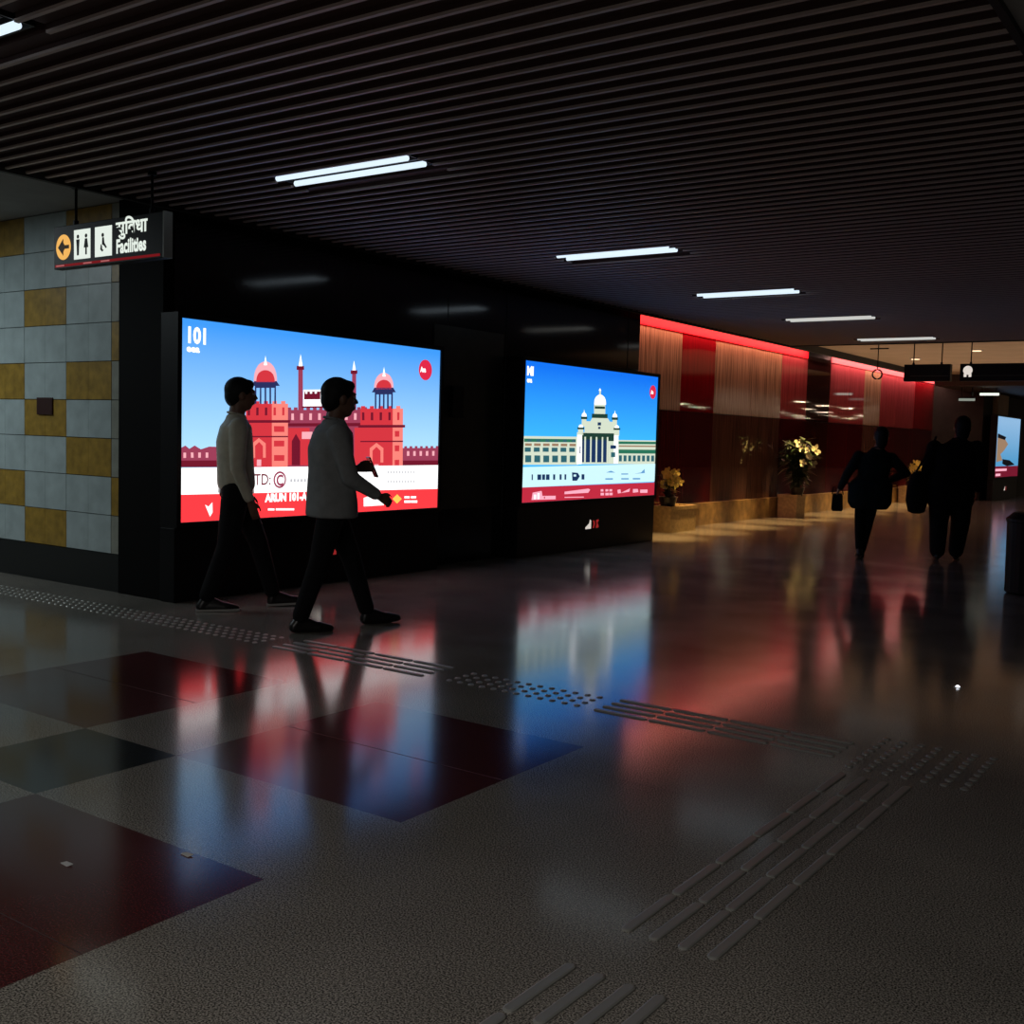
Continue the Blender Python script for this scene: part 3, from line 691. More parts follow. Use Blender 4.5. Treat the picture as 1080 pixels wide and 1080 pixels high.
display('large lit screen picturing a red fort with domed towers, behind the two walking men', 5.12, 8.09, -6.56, .595, 2.08,
        sky_mat('screen_sky_fort', (62,150,242), (170,218,250), 1.15, 2.05), PIC1, X1)
X2 = [('white','text','MI',.012,.10,.13,10,.95,.006), ('white','text','era',.014,.15,.07,10,1.0,.004),
      ('signred','disc',.955,.13,.085,8), ('white','text','An',.938,.146,.065,10,.8,.004)]
display('smaller-looking lit screen picturing a white domed palace under deep blue sky', 9.50, 12.49, -6.56, .59, 2.09,
        sky_mat('screen_sky_palace', (20,112,235), (60,180,248), 1.25, 2.05), PIC2, X2)
P3 = [('brown',1,[(.05,.3),(.35,.36),(.5,.45),(.35,.55),(.2,.62),(.3,.72),(.05,.75)]), ('black',2,[(.05,.28),(.4,.33),(.35,.38),(.05,.35)]), ('black',2,[(.3,.7),(.6,.72),(.85,.8),(.5,.82),(.3,.78)]),
      ('dkred',2,[(0,.82),(1,.82),(1,1),(0,1)]), ('pink2',3,[(.03,.86),(.5,.86),(.5,.9),(.03,.9)]), ('pink2',3,[(.05,.94),(.25,.94),(.25,.98),(.05,.98)])]
display('distant lit screen with a pale blue picture at the right edge of the view', 28.95+.25, 32.1, -5.86, .59, 2.12,
        sky_mat('screen_sky_far', (150,195,235), (90,165,215), 1.0, 2.0, .9), P3, [], wall=-6.02)
o = obj('wall_plate', BX(-8.40, 5.108, 1.36, -8.18, 5.121, 1.50, bevel=.003), mat('maroon_plate', (.035, .008, .006), .5)); tag(o, 'small dark maroon plate on an ochre tile of the tiled wall', 'wall plate')
# small dark box on the wall between the screens
o = obj('wall_box', BX(-6.74, 8.46, 1.46, -6.69, 8.63, 1.77, bevel=.005), M_frame); tag(o, 'small black box fixed on the dark wall right of the fort screen', 'wall box')

# ------------------------------------------------------------------ hanging signs
def rods(t, xs, z0, z1, name='rod'):
    for x in xs:
        bm = bmesh.new(); lathe(bm, [(.009, z0), (.009, z1)], (x, 0, 0), 8); lathe(bm, [(.028, z1-.02), (.028, z1)], (x, 0, 0), 12); lathe(bm, [(.018, z0-.002), (.018, z0+.03)], (x, 0, 0), 10)
        obj(name, bm, M_frame, t)
t = thing('hanging_sign', 'hanging black toilet sign with orange arrow disc and white pictograms, left of the fort screen', 'sign', (-6.235, 4.3, 2.46))
bm = BX(-.575, -.03, -.14, .575, .03, .14, bevel=.004); obj('sign_box', bm, M_frame, t)
bm = BX(.577, -.032, -.138, .588, .032, .142); obj('end_cap', bm, M_bar, t)
E_or = emis('sign_orange', (248,186,96), .95); E_w = emis('sign_white', (235,245,235), .95); E_ink = mat('sign_ink', (.01,.02,.01), .6); E_red = emis('sign_red', (120,18,24), .9); E_arrow = mat('sign_arrow', (.25,.10,.01), .6)
def flat(name, polys, m, y=-.0315):
    bm = bmesh.new()
    for p in polys: 
        v1 = [bm.verts.new((a, y, c)) for a, c in p]; v2 = [bm.verts.new((a, -.0302, c)) for a, c in p]
        bm.faces.new(v1); n = len(v1)
        for i in range(n): bm.faces.new((v1[i], v2[i], v2[(i+1)%n], v1[(i+1)%n]))
    return obj(name, bm, m, t)
def disc(cx, cz, r, n=28): return [(cx+r*math.cos(2*PI*k/n), cz+r*math.sin(2*PI*k/n)) for k in range(n)]
def rc(a, b, c, d): return [(a, b), (c, b), (c, d), (a, d)]
flat('arrow_disc', [disc(-.465, .0, .083)], E_or)
flat('arrow', [[(-.525, 0), (-.465, .055), (-.465, .03), (-.45, .012), (-.40, .012), (-.40, -.012), (-.45, -.012), (-.465, -.03), (-.465, -.055)]], E_arrow, -.033)
flat('toilet_panel', [rc(-.345, -.09, -.165, .10)], E_w)
FG = lambda P_, dx: [(a+dx, b) for a, b in P_]
flat('man_figure', [disc(-.30, .056, .013, 12), FG([(-.338,.038),(-.302,.038),(-.307,-.01),(-.310,-.065),(-.330,-.065),(-.333,-.01)], .02)], E_ink, -.033)
flat('woman_figure', [disc(-.21, .056, .013, 12), FG([(-.262,.038),(-.238,.038),(-.226,-.02),(-.242,-.02),(-.242,-.065),(-.258,-.065),(-.258,-.02),(-.274,-.02)], .04)], E_ink, -.033)
flat('accessible_panel', [rc(-.115, -.09, .065, .10)], E_w)
flat('accessible_figure', [disc(-.03, .045, .013, 12), FG([(-.115,.03),(-.098,.03),(-.092,-.005),(-.066,-.035),(-.078,-.04),(-.098,-.022),(-.117,-.015)], .08), FG([(-.135,-.045),(-.13,-.01),(-.118,-.022),(-.115,-.045),(-.10,-.05),(-.115,-.06)], .08)], E_ink, -.033)
bm = bmesh.new()
put_text(bm, text_faces('सुिवधा', .135, .004), lambda a, c: (.11+a*.98, -.032, .035+c*.85))
put_text(bm, text_faces('Facilities', .118, .0045), lambda a, c: (.11+a*.76, -.032, -.08+c))
for f_ in bm.faces: pass
obj('lettering', bm, E_w, t, recalc=False)
flat('red_strip', [rc(-.56, -.128, .55, -.112)], E_red)
M_sp = emis('strip_pink', (190,110,110), .8)
for a in (-.545, -.24, -.05): flat('strip_mark', [rc(a, -.124, a+.09, -.116)], M_sp, -.033)
rods(t, (-.37, .43), .14, .395)
def far_sign(x0, x1, y, label, rx, lit):
    t = thing('hanging_sign', label, 'sign', ((x0+x1)/2, y, 2.445)); w = (x1-x0)/2
    obj('sign_box', BX(-w, -.06, -.13, w, .06, .13, bevel=.004), M_frame, t)
    bm = BX(-w+.1, -.063, -.055, w-.02, -.0605, -.047); obj('thin_line', bm, mat('line_grey', (.06,.08,.06), .5), t)
    if lit:
        bm = bmesh.new(); vs = [bm.verts.new((a, -.064, c)) for a, c in disc(-w+.115, .03, .068)]; bm.faces.new(vs)
        bm.faces.new([bm.verts.new((a, -.064, c)) for a, c in rc(-w+.06, -.07, -w+.10, -.02)]); bm.faces.new([bm.verts.new((a, -.064, c)) for a, c in rc(-w+.13, -.07, -w+.17, -.02)])
        obj('white_symbol', bm, emis('far_white', (232,222,212), .9), t)
        bm = bmesh.new(); bm.faces.new([bm.verts.new((a, -.064, c)) for a, c in [(w-.16,.08),(w,.10),(w,.0),(w-.08,.0)]]); obj('arrow_mark', bm, emis('far_arrow', (225,225,215), .9), t)
    rods(t, rx, .13, 2.95-2.445)
far_sign(-4.93, -4.24, 17.6, 'hanging dark sign with a thin grey line, left of the pair above the far walkers', (-.22, .2), False)
far_sign(-4.10, -2.9, 17.6, 'hanging dark sign with a round white symbol, right of the pair above the far walkers', (-.46, .4), True)
t = thing('ring_ornament', 'small dark ring hanging on a rod by the left end of the far signs', 'hanging ring', (-5.36, 17.6, 2.43))
bm = bmesh.new(); tube(bm, [(.075*math.cos(a*PI/12), 0, .075*math.sin(a*PI/12)) for a in range(0, 25)], .013, 8); obj('ring', bm, M_frame, t)
bm = bmesh.new(); lathe(bm, [(.008, .07), (.008, .52)], n=8); obj('rod', bm, M_frame, t)
obj('crossbar', BX(-.13, -.01, .395, .16, .01, .415), M_frame, t)

# ------------------------------------------------------------------ tactile paving
K = 0
def bar_mesh(L, w=.032, hgt=.006):
    bm = bmesh.new(); n = 5
    R = []
    for s, z in ((1, 0), (1, hgt*.6), (.8, hgt)):
        hw = w/2*s if s == 1 else w/2*.72; hl = L/2-(0 if s == 1 else .005); r = hw
        ring = [(hw*math.cos(a), (hl-r)+hw*math.sin(a), z) for a in [PI*k/n for k in range(n+1)]]+[(-hw*math.cos(a), -(hl-r)-hw*math.sin(a), z) for a in [PI*k/n for k in range(n+1)]]
        R.append(ring)
    rings(bm, R); return bm
proto = obj('tactile_bar', bar_mesh(.285), M_bar); tag(proto, 'flat steel guide bar of the tactile strip running towards the viewer', 'tactile paving bar', 'tactile bars of the strip towards the viewer')
first = True
def place(src, loc, rz, label=None, group=None):
    global first
    if first: o = src; first = False
    else: o = src.copy(); C.objects.link(o)
    o.location = loc; o.rotation_euler = (0, 0, rz)
    if label: o['label'] = label; o['group'] = group
    return o
for j in range(6):
    for c in range(4): place(proto, (-1.345+.083*c, 4.10-.295*j, 0), random.uniform(-.008, .008))
for j in range(2):
    for c in range(4): place(proto, (-1.355+.083*c, 2.10-.295*j, 0), random.uniform(-.01, .01), 'steel guide bar at the bottom edge, before the gap in the near tactile strip', 'tactile bars at the bottom edge')
for j in range(4):
    for c in range(4): place(proto, (-4.72+.295*j, 4.47+.085*c, 0), PI/2, 'short steel guide bar in the cross strip, behind the feet of the two walking men', 'tactile bars by the walking men')
for j in range(4):
    for c in range(4): place(proto, (-2.48+.295*j, 4.46+.083*c, 0), PI/2, 'steel guide bar in the cross strip near its junction', 'tactile bars near the junction')
bm = bmesh.new(); lathe(bm, [(.0165, 0), (.0165, .002), (.013, .0048), (.006, .0058)], n=12)
sp = obj('tactile_stud', bm, M_steel, smooth=False); first = True
ns = 0
def studs(x0, x1, y0, n, label, group, st=.072):
    global ns
    x = x0
    while x <= x1:
        for k in range(n):
            o = place(sp, (x, y0+st*k, 0), 0, label, group); o['category'] = 'tactile paving stud'; ns += 1
        x += st
studs(-8.2, -5.02, 4.48, 4, 'small steel warning stud in the tactile strip left of the walking men', 'tactile studs left of the walking men')
studs(-3.52, -2.68, 4.475, 4, 'small shiny steel stud in the tactile strip below the palace screen reflection', 'tactile studs mid strip')
studs(-1.36, -.88, 4.36, 8, 'small steel warning stud in the square where the two tactile strips meet', 'tactile studs at the junction', .074)

# ------------------------------------------------------------------ small things on the floor
t = thing('floor_glint', 'tiny glowing disc standing in for a white glint on the floor at the right', 'floor glint', (-1.371, 6.213, 0))
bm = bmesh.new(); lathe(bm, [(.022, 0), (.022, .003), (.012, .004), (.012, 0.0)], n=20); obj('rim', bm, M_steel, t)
bm = bmesh.new(); lathe(bm, [(.0115, .002), (.010, .008), (.004, .011)], n=16); obj('lens', bm, emis('glint_glow', (240,245,255), 4), t)  # emission stands in for a bright glint on the floor, not a lamp
for x, y, l in ((-2.856, 1.828, 'tiny pale scrap lying on the nearest burgundy floor square, left of centre'), (-2.645, 2.095, 'tiny pale scrap lying by the far edge of the nearest burgundy floor square')):
    bm = bmesh.new(); v = [bm.verts.new(p) for p in ((-.02,-.006,.001),(.018,-.01,.001),(.022,.008,.004),(-.012,.009,.003),(-.02,-.006,.003),(.018,-.01,.003),(.022,.008,.006),(-.012,.009,.005))]
    for f_ in ((0,1,2,3),(4,5,6,7),(0,1,5,4),(1,2,6,5),(2,3,7,6),(3,0,4,7)): bm.faces.new([v[k] for k in f_])
    o = obj('paper_scrap', bm, mat('scrap', (.5,.5,.5), .5)); o.location = (x, y, 0); tag(o, l, 'scrap')
t = thing('waste_bin', 'dark round waste bin cut off by the right edge of the picture', 'bin', (-1.82, 10.72, 0))
bm = bmesh.new(); lathe(bm, [(.17, 0), (.19, .02), (.20, .64), (.205, .66)], n=28); obj('bin_body', bm, M_frame, t, smooth=False)
bm = bmesh.new(); lathe(bm, [(.21, .655), (.21, .68), (.15, .735), (.05, .75)], n=28); obj('lid', bm, M_frame, t)

# ------------------------------------------------------------------ planters and plants
def leaf(bm, base, d, L, w, droop=.3, mi=0, n=6):
    base = Vector(base); d = Vector(d).normalized(); side = d.cross(Vector((0, 0, 1)))
    if side.length < .1: side = Vector((1, 0, 0))
    side.normalize(); prev = None
    for i in range(n+1):
        t = i/n; c = base+d*L*t+Vector((0, 0, -droop*L*t*t)); ww = w*math.sin(PI*min(.98, t*.9+.08))
        a = bm.verts.new(c+side*ww); m_ = bm.verts.new(c+Vector((0, 0, -.12*ww))); b = bm.verts.new(c-side*ww)
        if prev:
            for q in ((prev[0], prev[1], m_, a), (prev[1], prev[2], b, m_)): bm.faces.new(q).material_index = mi
        prev = (a, m_, b)
def flower(bm, c, r, mi=0, n=5, face=(1, -.8, .3)):
    c = Vector(c); fz = Vector(face).normalized(); a = fz.cross(Vector((0, 0, 1))).normalized(); b = fz.cross(a)
    for k in range(n):
        an = 2*PI*k/n+random.random(); d = a*math.cos(an)+b*math.sin(an); s = fz.cross(d)
        pts = [c, c+d*r*.5+s*r*.38+fz*r*.12, c+d*r*.95+s*r*.25+fz*r*.25, c+d*r*1.05-s*r*.1+fz*r*.25, c+d*r*.55-s*r*.38+fz*r*.12]
        bm.faces.new([bm.verts.new(p) for p in pts]).material_index = mi
    ell(bm, c+fz*r*.15, (r*.2,)*3, seg=6)
def planter(loc, sx, sy, h, label, m=M_stone):
    t = thing('stone_planter', label, 'planter', loc)
    bm = bmesh.new(); R = []
    for x, y, z in ((sx, sy, 0), (sx, sy, h-.05)): R.append([(-x/2,-y/2,z),(x/2,-y/2,z),(x/2,y/2,z),(-x/2,y/2,z)])
    rings(bm, R, cap=True); obj('planter_body', bm, m, t)
    bm = bmesh.new(); x, y = sx/2+.012, sy/2+.012
    R = [[(-a,-b,z),(a,-b,z),(a,b,z),(-a,b,z)] for a, b, z in ((x,y,h-.05),(x,y,h),(x-.06,y-.06,h),(x-.06,y-.06,h-.045))]
    rings(bm, R); obj('rim', bm, m, t)
    return t
def plant(loc, H, spread, nl, nf, petal, fr, label, ncl=9, zf=(.45, 1.0), name='potted_plant'):
    t = thing(name, label, 'plant', loc)
    bm = bmesh.new(); lathe(bm, [(.09, 0), (.13, .16), (.14, .17), (.125, .165), (.11, .14)], n=20); obj('pot', bm, M_pot, t)
    stems = bmesh.new(); leaves = bmesh.new(); tips = []
    for k in range(ncl):
        a = 2*PI*k/ncl+random.random()*.4; r = spread*random.uniform(.3, 1); hh = H*random.uniform(.6, 1)
        pts = [(.04*math.cos(a), .04*math.sin(a), .14), (r*.3*math.cos(a), r*.3*math.sin(a), .14+hh*.45), (r*.7*math.cos(a), r*.7*math.sin(a), .14+hh*.8), (r*math.cos(a), r*math.sin(a), .14+hh*.92)]
        tube(stems, pts, [.009, .008, .006, .004], 6); tips.append(pts)
        for q in range(nl):
            s = random.uniform(.12, 1); i = min(2, int(s*3)); p = Vector(pts[i]).lerp(Vector(pts[i+1]), s*3-i)
            an = random.uniform(0, 2*PI); leaf(leaves, p, (math.cos(an), math.sin(an), random.uniform(-.1, .9)), random.uniform(.10, .2)*min(1.4, H+.5), random.uniform(.018, .034), random.uniform(.2, .7))
    obj('stems', stems, M_stem, t); obj('foliage', leaves, M_leaf, t, recalc=False)
    for q in range(nf):
        pts = random.choice(tips); an = random.uniform(-1.9, .6); rr = spread*random.uniform(.25, 1); zz = .14+H*random.uniform(*zf)
        bm = bmesh.new(); flower(bm, (rr*math.cos(an), rr*math.sin(an), zz), fr*random.uniform(.8, 1.2)); obj('flower', bm, petal, t, recalc=False)
    return t
planter((-7.08, 14.1, 0), .30, .80, .37, 'long tan stone planter beside the palace screen, holding yellow flowers')
plant((-7.06, 13.86, .33), .36, .16, 10, 16, M_petal_y, .075, 'small plant with a cluster of yellow flowers in the planter beside the palace screen', zf=(.55, 1.1), name='potted_flowers')
planter((-7.06, 18.62, 0), .34, .42, .40, 'square golden-lit stone planter under the tall leafy plant')
plant((-6.97, 18.62, .36), .95, .34, 44, 9, M_petal_w, .085, 'tall dark leafy plant with cream flowers in front of the glass wall', 15, zf=(.35, 1.05))
planter((-7.06, 26.1, 0), .34, .60, .38, 'bright golden stone planter far down the wall between the two far walkers')
plant((-7.02, 26.1, .34), .45, .25, 12, 10, M_petal_y, .08, 'small flowering plant in the far planter between the two far walkers', zf=(.4, 1.0), name='potted_flowers')
# ------------------------------------------------------------------ people
M_skin = mat('skin', (.16, .08, .05), .5); M_hair = mat('black_hair', (.004, .004, .004), .6, spec=.25)
M_sh1 = mat('khaki_grey_shirt', (.50, .47, .37), .8, noise=(14, .12), bump=.4); M_sh2 = mat('bluish_grey_shirt', (.235, .245, .245), .85, spec=.2, noise=(14, .12), bump=.4)
M_tr = mat('black_trousers', (.005, .005, .006), .85, spec=.2, noise=(10, .3), bump=.3); M_shoe = mat('black_shoe', (.010, .009, .009), .35); M_sole = mat('pale_sole', (.35, .34, .32), .6)
M_dk = mat('dark_kurta', (.006, .010, .011), .9, spec=.15, noise=(9, .4), bump=.3); M_dk2 = mat('dark_coat', (.004, .004, .005), .9, spec=.15, noise=(9, .3), bump=.3)
M_bag = mat('black_bag', (.004, .004, .005), .8, spec=.2); M_phone = mat('phone_black', (.01, .01, .012), .2); M_eye = mat('eye', (.3, .28, .26), .2)
def V(*a): return Vector(a)
def hand(bm, wrist, elbow, side, curl=.6, back=None):
    """palm + five fingers, continuing the forearm"""
    w = V(*wrist); d = (w-V(*elbow)).normalized()
    back = Vector(back) if back else V(side, 0, .1)
    n = (back-d*back.dot(d)).normalized(); s = d.cross(n).normalized()          # s: across the palm
    if s.y*1.0+s.z*.6 < 0: s = -s                                               # thumb side forward / up
    for k in range(5): ell(bm, w+d*(.012+.016*k), (.014, .014, .014)); 
    for q in (-1.1, -.35, .35, 1.1):
        b0 = w+d*.02+s*.011*q; b1 = w+d*.082+s*.019*q
        cap_chain(bm, [b0, b1], [.014, .012], 8)
    Ls = (.068, .076, .082, .074)
    for i, q in enumerate((-1.15, -.38, .38, 1.15)):
        L = Ls[i]; b = w+d*.084+s*.0205*q; p = [b]; ang = 0; cur = b
        for j, fr in enumerate((.45, .32, .23)):
            ang += curl*(.55 if j == 0 else .8)
            cur = cur+(d*math.cos(ang)-n*math.sin(ang))*L*fr; p.append(cur)
        cap_chain(bm, p, [.0088, .0082, .0075, .0066], 8)
    b = w+d*.025+s*.020; cap_chain(bm, [b, b+d*.025+s*.022-n*.008, b+d*.055+s*.030-n*.018, b+d*.078+s*.028-n*.026], [.012, .0105, .009, .0075], 8)
def torso_rings(bm, R, n=20):
    out = []
    for (x, y, z), a, b in R:
        out.append([(x+a*math.copysign(abs(math.cos(t))**.85, math.cos(t)), y+b*math.copysign(abs(math.sin(t))**.85, math.sin(t)), z) for t in [2*PI*k/n for k in range(n)]])
    rings(bm, out)
def person(label, loc, heading, J, top, bottom, shoe, hair='short', untucked=False, sole=None, long_coat=False, hs=1.0, turn=0.0, slim=1.0, flare=1.22):
    """J: joints in the walking frame, +Y forward, +X right, metres"""
    t = thing('person', label, 'person', loc, heading)
    hp = V(*J['head']); nk = V(*J['neck']); 
    HR = Matrix.Rotation(turn, 4, 'Z')
    bm = bmesh.new()
    def H(x, y, z): return hp+(HR @ V(x, y, z))*hs
    # head: cranium, face, jaw, nose, lips, brow, ears
    ell(bm, H(0, -.012, .025), (.074*hs, .092*hs, .092*hs), HR, 20)
    ell(bm, H(0, .018, -.02), (.064*hs, .072*hs, .088*hs), HR, 18); ell(bm, H(0, .035, -.078), (.040*hs, .040*hs, .032*hs), HR)
    cap_chain(bm, [H(0, .082, .018), H(0, .104, -.018)], [.009, .014]); ell(bm, H(0, .086, .03), (.045*hs, .012*hs, .010*hs), HR)
    ell(bm, H(0, .088, -.048), (.024*hs, .010*hs, .006*hs), HR); ell(bm, H(0, .086, -.06), (.022*hs, .011*hs, .007*hs), HR)
    for s in (-1, 1): ell(bm, H(.076*s, -.005, -.005), (.010*hs, .020*hs, .032*hs), HR)
    cap_chain(bm, [nk+V(0, -.01, -.05), hp+V(0, -.02, -.06)], [.060*slim, .056*slim])
    # trunk inside the clothes, limbs
    torso_rings(bm, [(J['pelvis'], .13*slim, .09*slim), (tuple(V(*J['pelvis']).lerp(V(*J['chest']), .5)), .11*slim, .08*slim), (J['chest'], .14*slim, .085*slim), (tuple(nk+V(0, 0, -.05)), .10*slim, .055)])
    for s, k in ((-1, 'l'), (1, 'r')):
        sh, el, wr = J['sh_'+k], J['el_'+k], J['wr_'+k]
        cap_chain(bm, [sh, el], [.042*slim, .034*slim]); cap_chain(bm, [el, wr], [.036*slim, .024*slim]); hand(bm, wr, el, s, J.get('curl_'+k, .5), J.get('back_'+k))
        hi, kn, an = J['hip_'+k], J['kn_'+k], J['an_'+k]
        cap_chain(bm, [hi, kn], [.065*slim, .045*slim]); cap_chain(bm, [kn, an], [.044*slim, .032*slim])
    fuse('body', bm, M_skin, t, voxel=.0085, smooth=4)
    for s in (-1, 1):
        bm = bmesh.new(); ell(bm, H(.030*s, .079, .012), (.013*hs, .010*hs, .009*hs), HR, 10); obj('eye', bm, M_eye, t, smooth=True)
    # hair
    bm = bmesh.new(); ell(bm, H(0, -.022, .038), (.084*hs, .101*hs, .094*hs), HR, 20); ell(bm, H(0, -.055, -.005), (.074*hs, .066*hs, .085*hs), HR); ell(bm, H(0, .045, .078), (.062*hs, .045*hs, .036*hs), HR)
    if hair == 'long': ell(bm, H(0, -.075, -.03), (.07*hs, .05*hs, .11*hs), HR)
    if hair == 'bun': ell(bm, H(0, -.10, .0), (.05*hs, .045*hs, .05*hs), HR)
    fuse('hair', bm, M_hair, t, voxel=.012, smooth=3)
    # top garment
    P = V(*J['pelvis']); Ch = V(*J['chest']); bm = bmesh.new()
    w = .185*slim; d = .118*slim
    hem = J['hem']
    R = []
    if long_coat: R += [((P.x, P.y, hem), w*flare*.74, d*1.15), ((P.x, P.y, hem+.07), w*flare*.92, d*1.4), ((P.x, P.y, P.z+.06), w*flare*.93, d*1.35)]
    elif untucked: R += [((P.x, P.y+.005, hem), w*1.04, d*1.28), ((P.x, P.y+.005, hem+.1), w*1.05, d*1.24)]
    else: R += [((P.x, P.y, hem), w*.82, d*.98), ((P.x, P.y, hem+.05), w*.95, d*1.12)]
    mid = P.lerp(Ch, .55)
    R += [(tuple(mid), w*.90, d*1.08), (tuple(Ch), w*1.0, d*1.08), (tuple(Ch.lerp(nk, .55)), w*.98, d*.92), (tuple(nk+V(0, -.005, -.045)), w*.62, d*.66), (tuple(nk+V(0, -.005, .0)), .066*slim, .064*slim)]
    R.sort(key=lambda r: r[0][2]); torso_rings(bm, R)
    for k in 'lr':
        sh, el, wr = V(*J['sh_'+k]), V(*J['el_'+k]), V(*J['wr_'+k])
        cap_chain(bm, [sh, el], [.066*slim, .052*slim]); cap_chain(bm, [el, wr.lerp(el, .10)], [.052*slim, .038*slim])
    shirt = fuse(J.get('top_name', 'shirt'), bm, top, t, voxel=.012, smooth=7)
    bm = bmesh.new(); tube(bm, [nk+V(.062*slim*math.cos(a), .060*slim*math.sin(a)-.005, .0+.012*math.sin(-a)) for a in [2*PI*q/20 for q in range(21)]], .008, 8); obj('collar', bm, top, t, smooth=True)
    # trousers
    bm = bmesh.new()
    torso_rings(bm, [((P.x, P.y, P.z-.10), .155*slim, .115*slim), ((P.x, P.y, P.z), .165*slim, .12*slim), ((P.x, P.y, P.z+.10), .145*slim, .105*slim)])
    for k in 'lr':
        hi, kn, an = V(*J['hip_'+k]), V(*J['kn_'+k]), V(*J['an_'+k]); th = J.get('thigh', 1.0)
        cap_chain(bm, [hi, kn], [.092*slim*th, .064*slim*th]); cap_chain(bm, [kn, an.lerp(kn, .06)], [.064*slim*th, .052*slim*th])
    fuse('trousers', bm, bottom, t, voxel=.013, smooth=7)
    for k in 'lr':
        an, toe, heel = V(*J['an_'+k]), V(*J['toe_'+k]), V(*J['heel_'+k])
        bm = bmesh.new(); ball = heel.lerp(toe, .68)
        cap_chain(bm, [heel+V(0, 0, .034), ball+V(0, 0, .028), toe+V(0, 0, .020)], [.034, .040, .024]); cap_chain(bm, [heel+V(0, 0, .036), an], [.036, .036])
        cap_chain(bm, [an, ball+V(0, 0, .03)], [.034, .030])
        sh_ = fuse('shoe', bm, shoe, t, voxel=.009, smooth=4)
        if sole:
            bm = bmesh.new(); dd = (toe-heel); dd.z = 0; a = math.atan2(dd.y, dd.x)-PI/2; Rz = Matrix.Rotation(a, 4, 'Z'); c0 = heel.lerp(toe, .5)
            pr = [(-.034,-.15),(.034,-.15),(.036,-.02),(.046,.06),(.03,.135),(0,.15),(-.03,.135),(-.046,.06),(-.036,-.02)]
            rings(bm, [[tuple(c0+Rz @ V(x, y*L_/.15, 0)+V(0, 0, z+ (toe.z-heel.z)*(y/.3))) for x, y in pr] for z in (.002, .018)]) if (L_ := .155) else None
            obj('sole', bm, sole, sh_)
    return t
# --- the two men walking past the fort screen
J2 = dict(head=(0, .05, 1.505), neck=(0, .015, 1.372), chest=(0, -.01, 1.18), pelvis=(0, 0, .86), hem=.735,
  sh_r=(.185, -.02, 1.275), el_r=(.225, .05, 1.00), wr_r=(.19, .255, .885), curl_r=.9,
  sh_l=(-.185, .0, 1.275), el_l=(-.23, .02, 1.02), wr_l=(-.15, .21, 1.045), curl_l=.9,
  hip_r=(.09, -.01, .83), kn_r=(.09, -.10, .445), an_r=(.09, -.225, .085), heel_r=(.09, -.26, .0), toe_r=(.10, -.02, .0),
  hip_l=(-.09, .01, .83), kn_l=(-.08, .17, .455), an_l=(-.07, .285, .09), heel_l=(-.07, .27, .0), toe_l=(-.075, .51, .012))
p2 = person('man in a loose untucked grey shirt striding past the fort screen', (-5.06, 5.14, 0), math.radians(-28), J2, M_sh2, M_tr, M_shoe, untucked=True, slim=1.08, hs=1.08)
t = thing('mobile_phone', 'dark phone held up in front by the man in the loose grey shirt', 'phone', (0, 0, 0))
obj('case', BX(-.036, -.005, -.075, .036, .005, .075, bevel=.003), M_phone, t); obj('screen_glass', BX(-.032, .0052, -.068, .032, .006, .068), M_frame, t)
Mh = Matrix.Translation((-5.06, 5.14, 0)) @ Matrix.Rotation(math.radians(-28), 4, 'Z')
t.matrix_world = Mh @ Matrix.Translation((-.12, .32, 1.06)) @ Matrix.Rotation(math.radians(25), 4, 'X')
J1 = dict(head=(0, .03, 1.53), neck=(0, .0, 1.395), chest=(0, -.015, 1.20), pelvis=(0, 0, .90), hem=.845,
  sh_r=(.185, -.01, 1.305), el_r=(.225, -.02, 1.02), wr_r=(.20, .07, .79), curl_r=.5,
  sh_l=(-.185, .0, 1.305), el_l=(-.23, .02, 1.03), wr_l=(-.22, .10, .82), curl_l=.5,
  hip_r=(.09, -.01, .86), kn_r=(.09, -.07, .46), an_r=(.09, -.21, .09), heel_r=(.09, -.245, .0), toe_r=(.10, .0, .0), thigh=1.12,
  hip_l=(-.09, .01, .86), kn_l=(-.08, .17, .47), an_l=(-.07, .28, .09), heel_l=(-.07, .27, .0), toe_l=(-.075, .515, .01))
p1 = person('man in a tucked pale khaki shirt at the left end of the fort screen', (-6.10, 5.24, 0), math.radians(-34), J1, M_sh1, M_tr, M_shoe, sole=M_sole)
bm = bmesh.new(); torso_rings(bm, [((0, 0, .835), .162, .124), ((0, 0, .872), .160, .122)]); obj('belt', bm, M_shoe, p1)
# --- two people far down the corridor, seen from behind
Jw = dict(head=(.13, .0, 1.395), neck=(.10, 0, 1.27), chest=(.08, 0, 1.08), pelvis=(.04, 0, .80), hem=.58, top_name='kurta',
  sh_l=(-.10, 0, 1.175), el_l=(-.22, -.05, .97), wr_l=(-.29, .0, .80), curl_l=1.0,
  sh_r=(.25, 0, 1.165), el_r=(.42, .03, 1.00), wr_r=(.24, .16, .90), curl_r=.7,
  hip_l=(-.04, 0, .78), kn_l=(-.055, .05, .44), an_l=(-.05, -.06, .12), heel_l=(-.05, -.10, .04), toe_l=(-.05, .12, .0), thigh=.9,
  hip_r=(.09, 0, .78), kn_r=(.045, .06, .42), an_r=(-.01, .12, .08), heel_r=(-.01, .10, .0), toe_r=(-.01, .32, .0))
person('woman in a dark kurta, her right elbow out, walking down the corridor', (-3.85, 12.46, 0), math.radians(22), Jw, M_dk, M_dk2, M_shoe, hair='long', long_coat=True, hs=.98, slim=1.0, flare=1.42)
t = thing('handbag', 'small dark handbag hanging from the left hand of the walking woman', 'bag', (0, 0, 0))
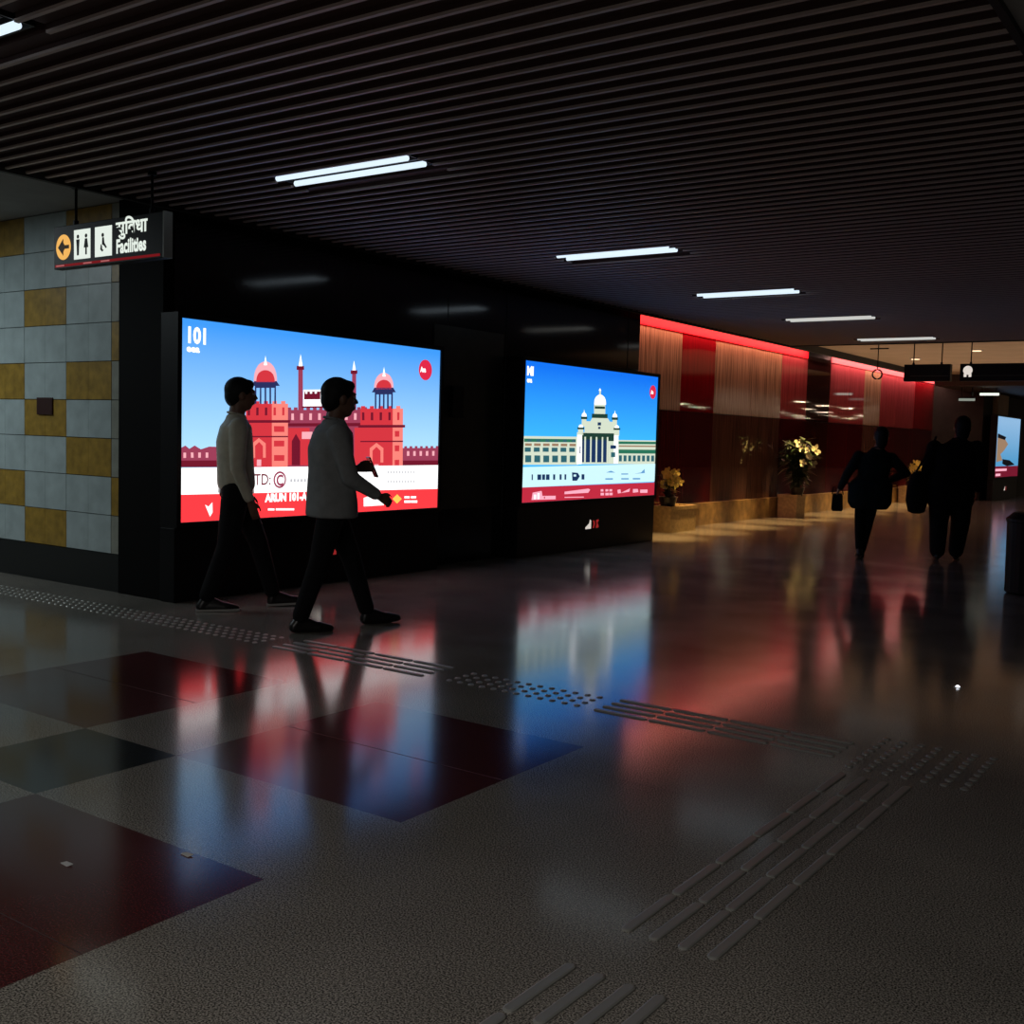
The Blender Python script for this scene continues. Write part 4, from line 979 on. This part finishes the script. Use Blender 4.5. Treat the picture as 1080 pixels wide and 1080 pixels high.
bm = bmesh.new(); R = [[(a*x, b*y, z) for x, y in ((-1,-1),(1,-1),(1,1),(-1,1))] for a, b, z in ((.05,.03,-.24),(.062,.045,-.22),(.055,.035,-.06),(.045,.02,-.04))]; rings(bm, R); obj('pouch', bm, M_bag, t)
bm = bmesh.new(); tube(bm, [(-.06, 0, -.05), (-.05, 0, .03), (0, 0, .06), (.05, 0, .03), (.06, 0, -.05)], .007, 6); obj('handle', bm, M_bag, t)
t.matrix_world = Matrix.Translation((-3.85, 12.46, 0)) @ Matrix.Rotation(math.radians(22), 4, 'Z') @ Matrix.Translation((-.31, .02, .78))
Jm = dict(head=(.09, .03, 1.525), neck=(.06, .0, 1.40), chest=(.03, 0, 1.20), pelvis=(0, 0, .88), hem=.60, top_name='jacket',
  sh_l=(-.20, 0, 1.30), el_l=(-.27, -.04, 1.02), wr_l=(-.26, .03, .80), curl_l=.6,
  sh_r=(.25, 0, 1.31), el_r=(.32, .0, 1.02), wr_r=(.30, .10, .82), curl_r=.6,
  hip_l=(-.10, 0, .86), kn_l=(-.11, -.02, .46), an_l=(-.11, -.10, .10), heel_l=(-.11, -.14, .02), toe_l=(-.12, .11, .0), thigh=1.3,
  hip_r=(.10, 0, .86), kn_r=(.13, .10, .46), an_r=(.10, .17, .09), heel_r=(.10, .16, .0), toe_r=(.13, .41, .0))
person('broad person in dark jacket and trousers walking right of the woman', (-3.10, 13.15, 0), math.radians(16), Jm, M_dk2, M_tr, M_shoe, hair='long', long_coat=True, slim=1.28, hs=1.12, flare=1.18)
t = thing('shoulder_bag', 'bulky black shoulder bag hanging at the left hip of the broad person', 'bag', (0, 0, 0))
bm = bmesh.new(); n = 16; R = []
for z, a, b in ((-.27,.04,.03),(-.25,.09,.06),(-.12,.125,.085),(.05,.115,.08),(.18,.08,.06),(.22,.03,.03)): R.append([(a*math.cos(2*PI*k/n), b*math.sin(2*PI*k/n), z) for k in range(n)])
rings(bm, R); obj('bag_body', bm, M_bag, t, smooth=True)
bm = bmesh.new(); tube(bm, [(-.04, 0, .18), (.05, -.07, .36), (.13, -.09, .52), (.17, .02, .62), (.13, .12, .48), (.05, .08, .20)], .012, 6); obj('strap', bm, M_bag, t)
t.matrix_world = Matrix.Translation((-3.10, 13.15, 0)) @ Matrix.Rotation(math.radians(16), 4, 'Z') @ Matrix.Translation((-.36, -.05, .80))
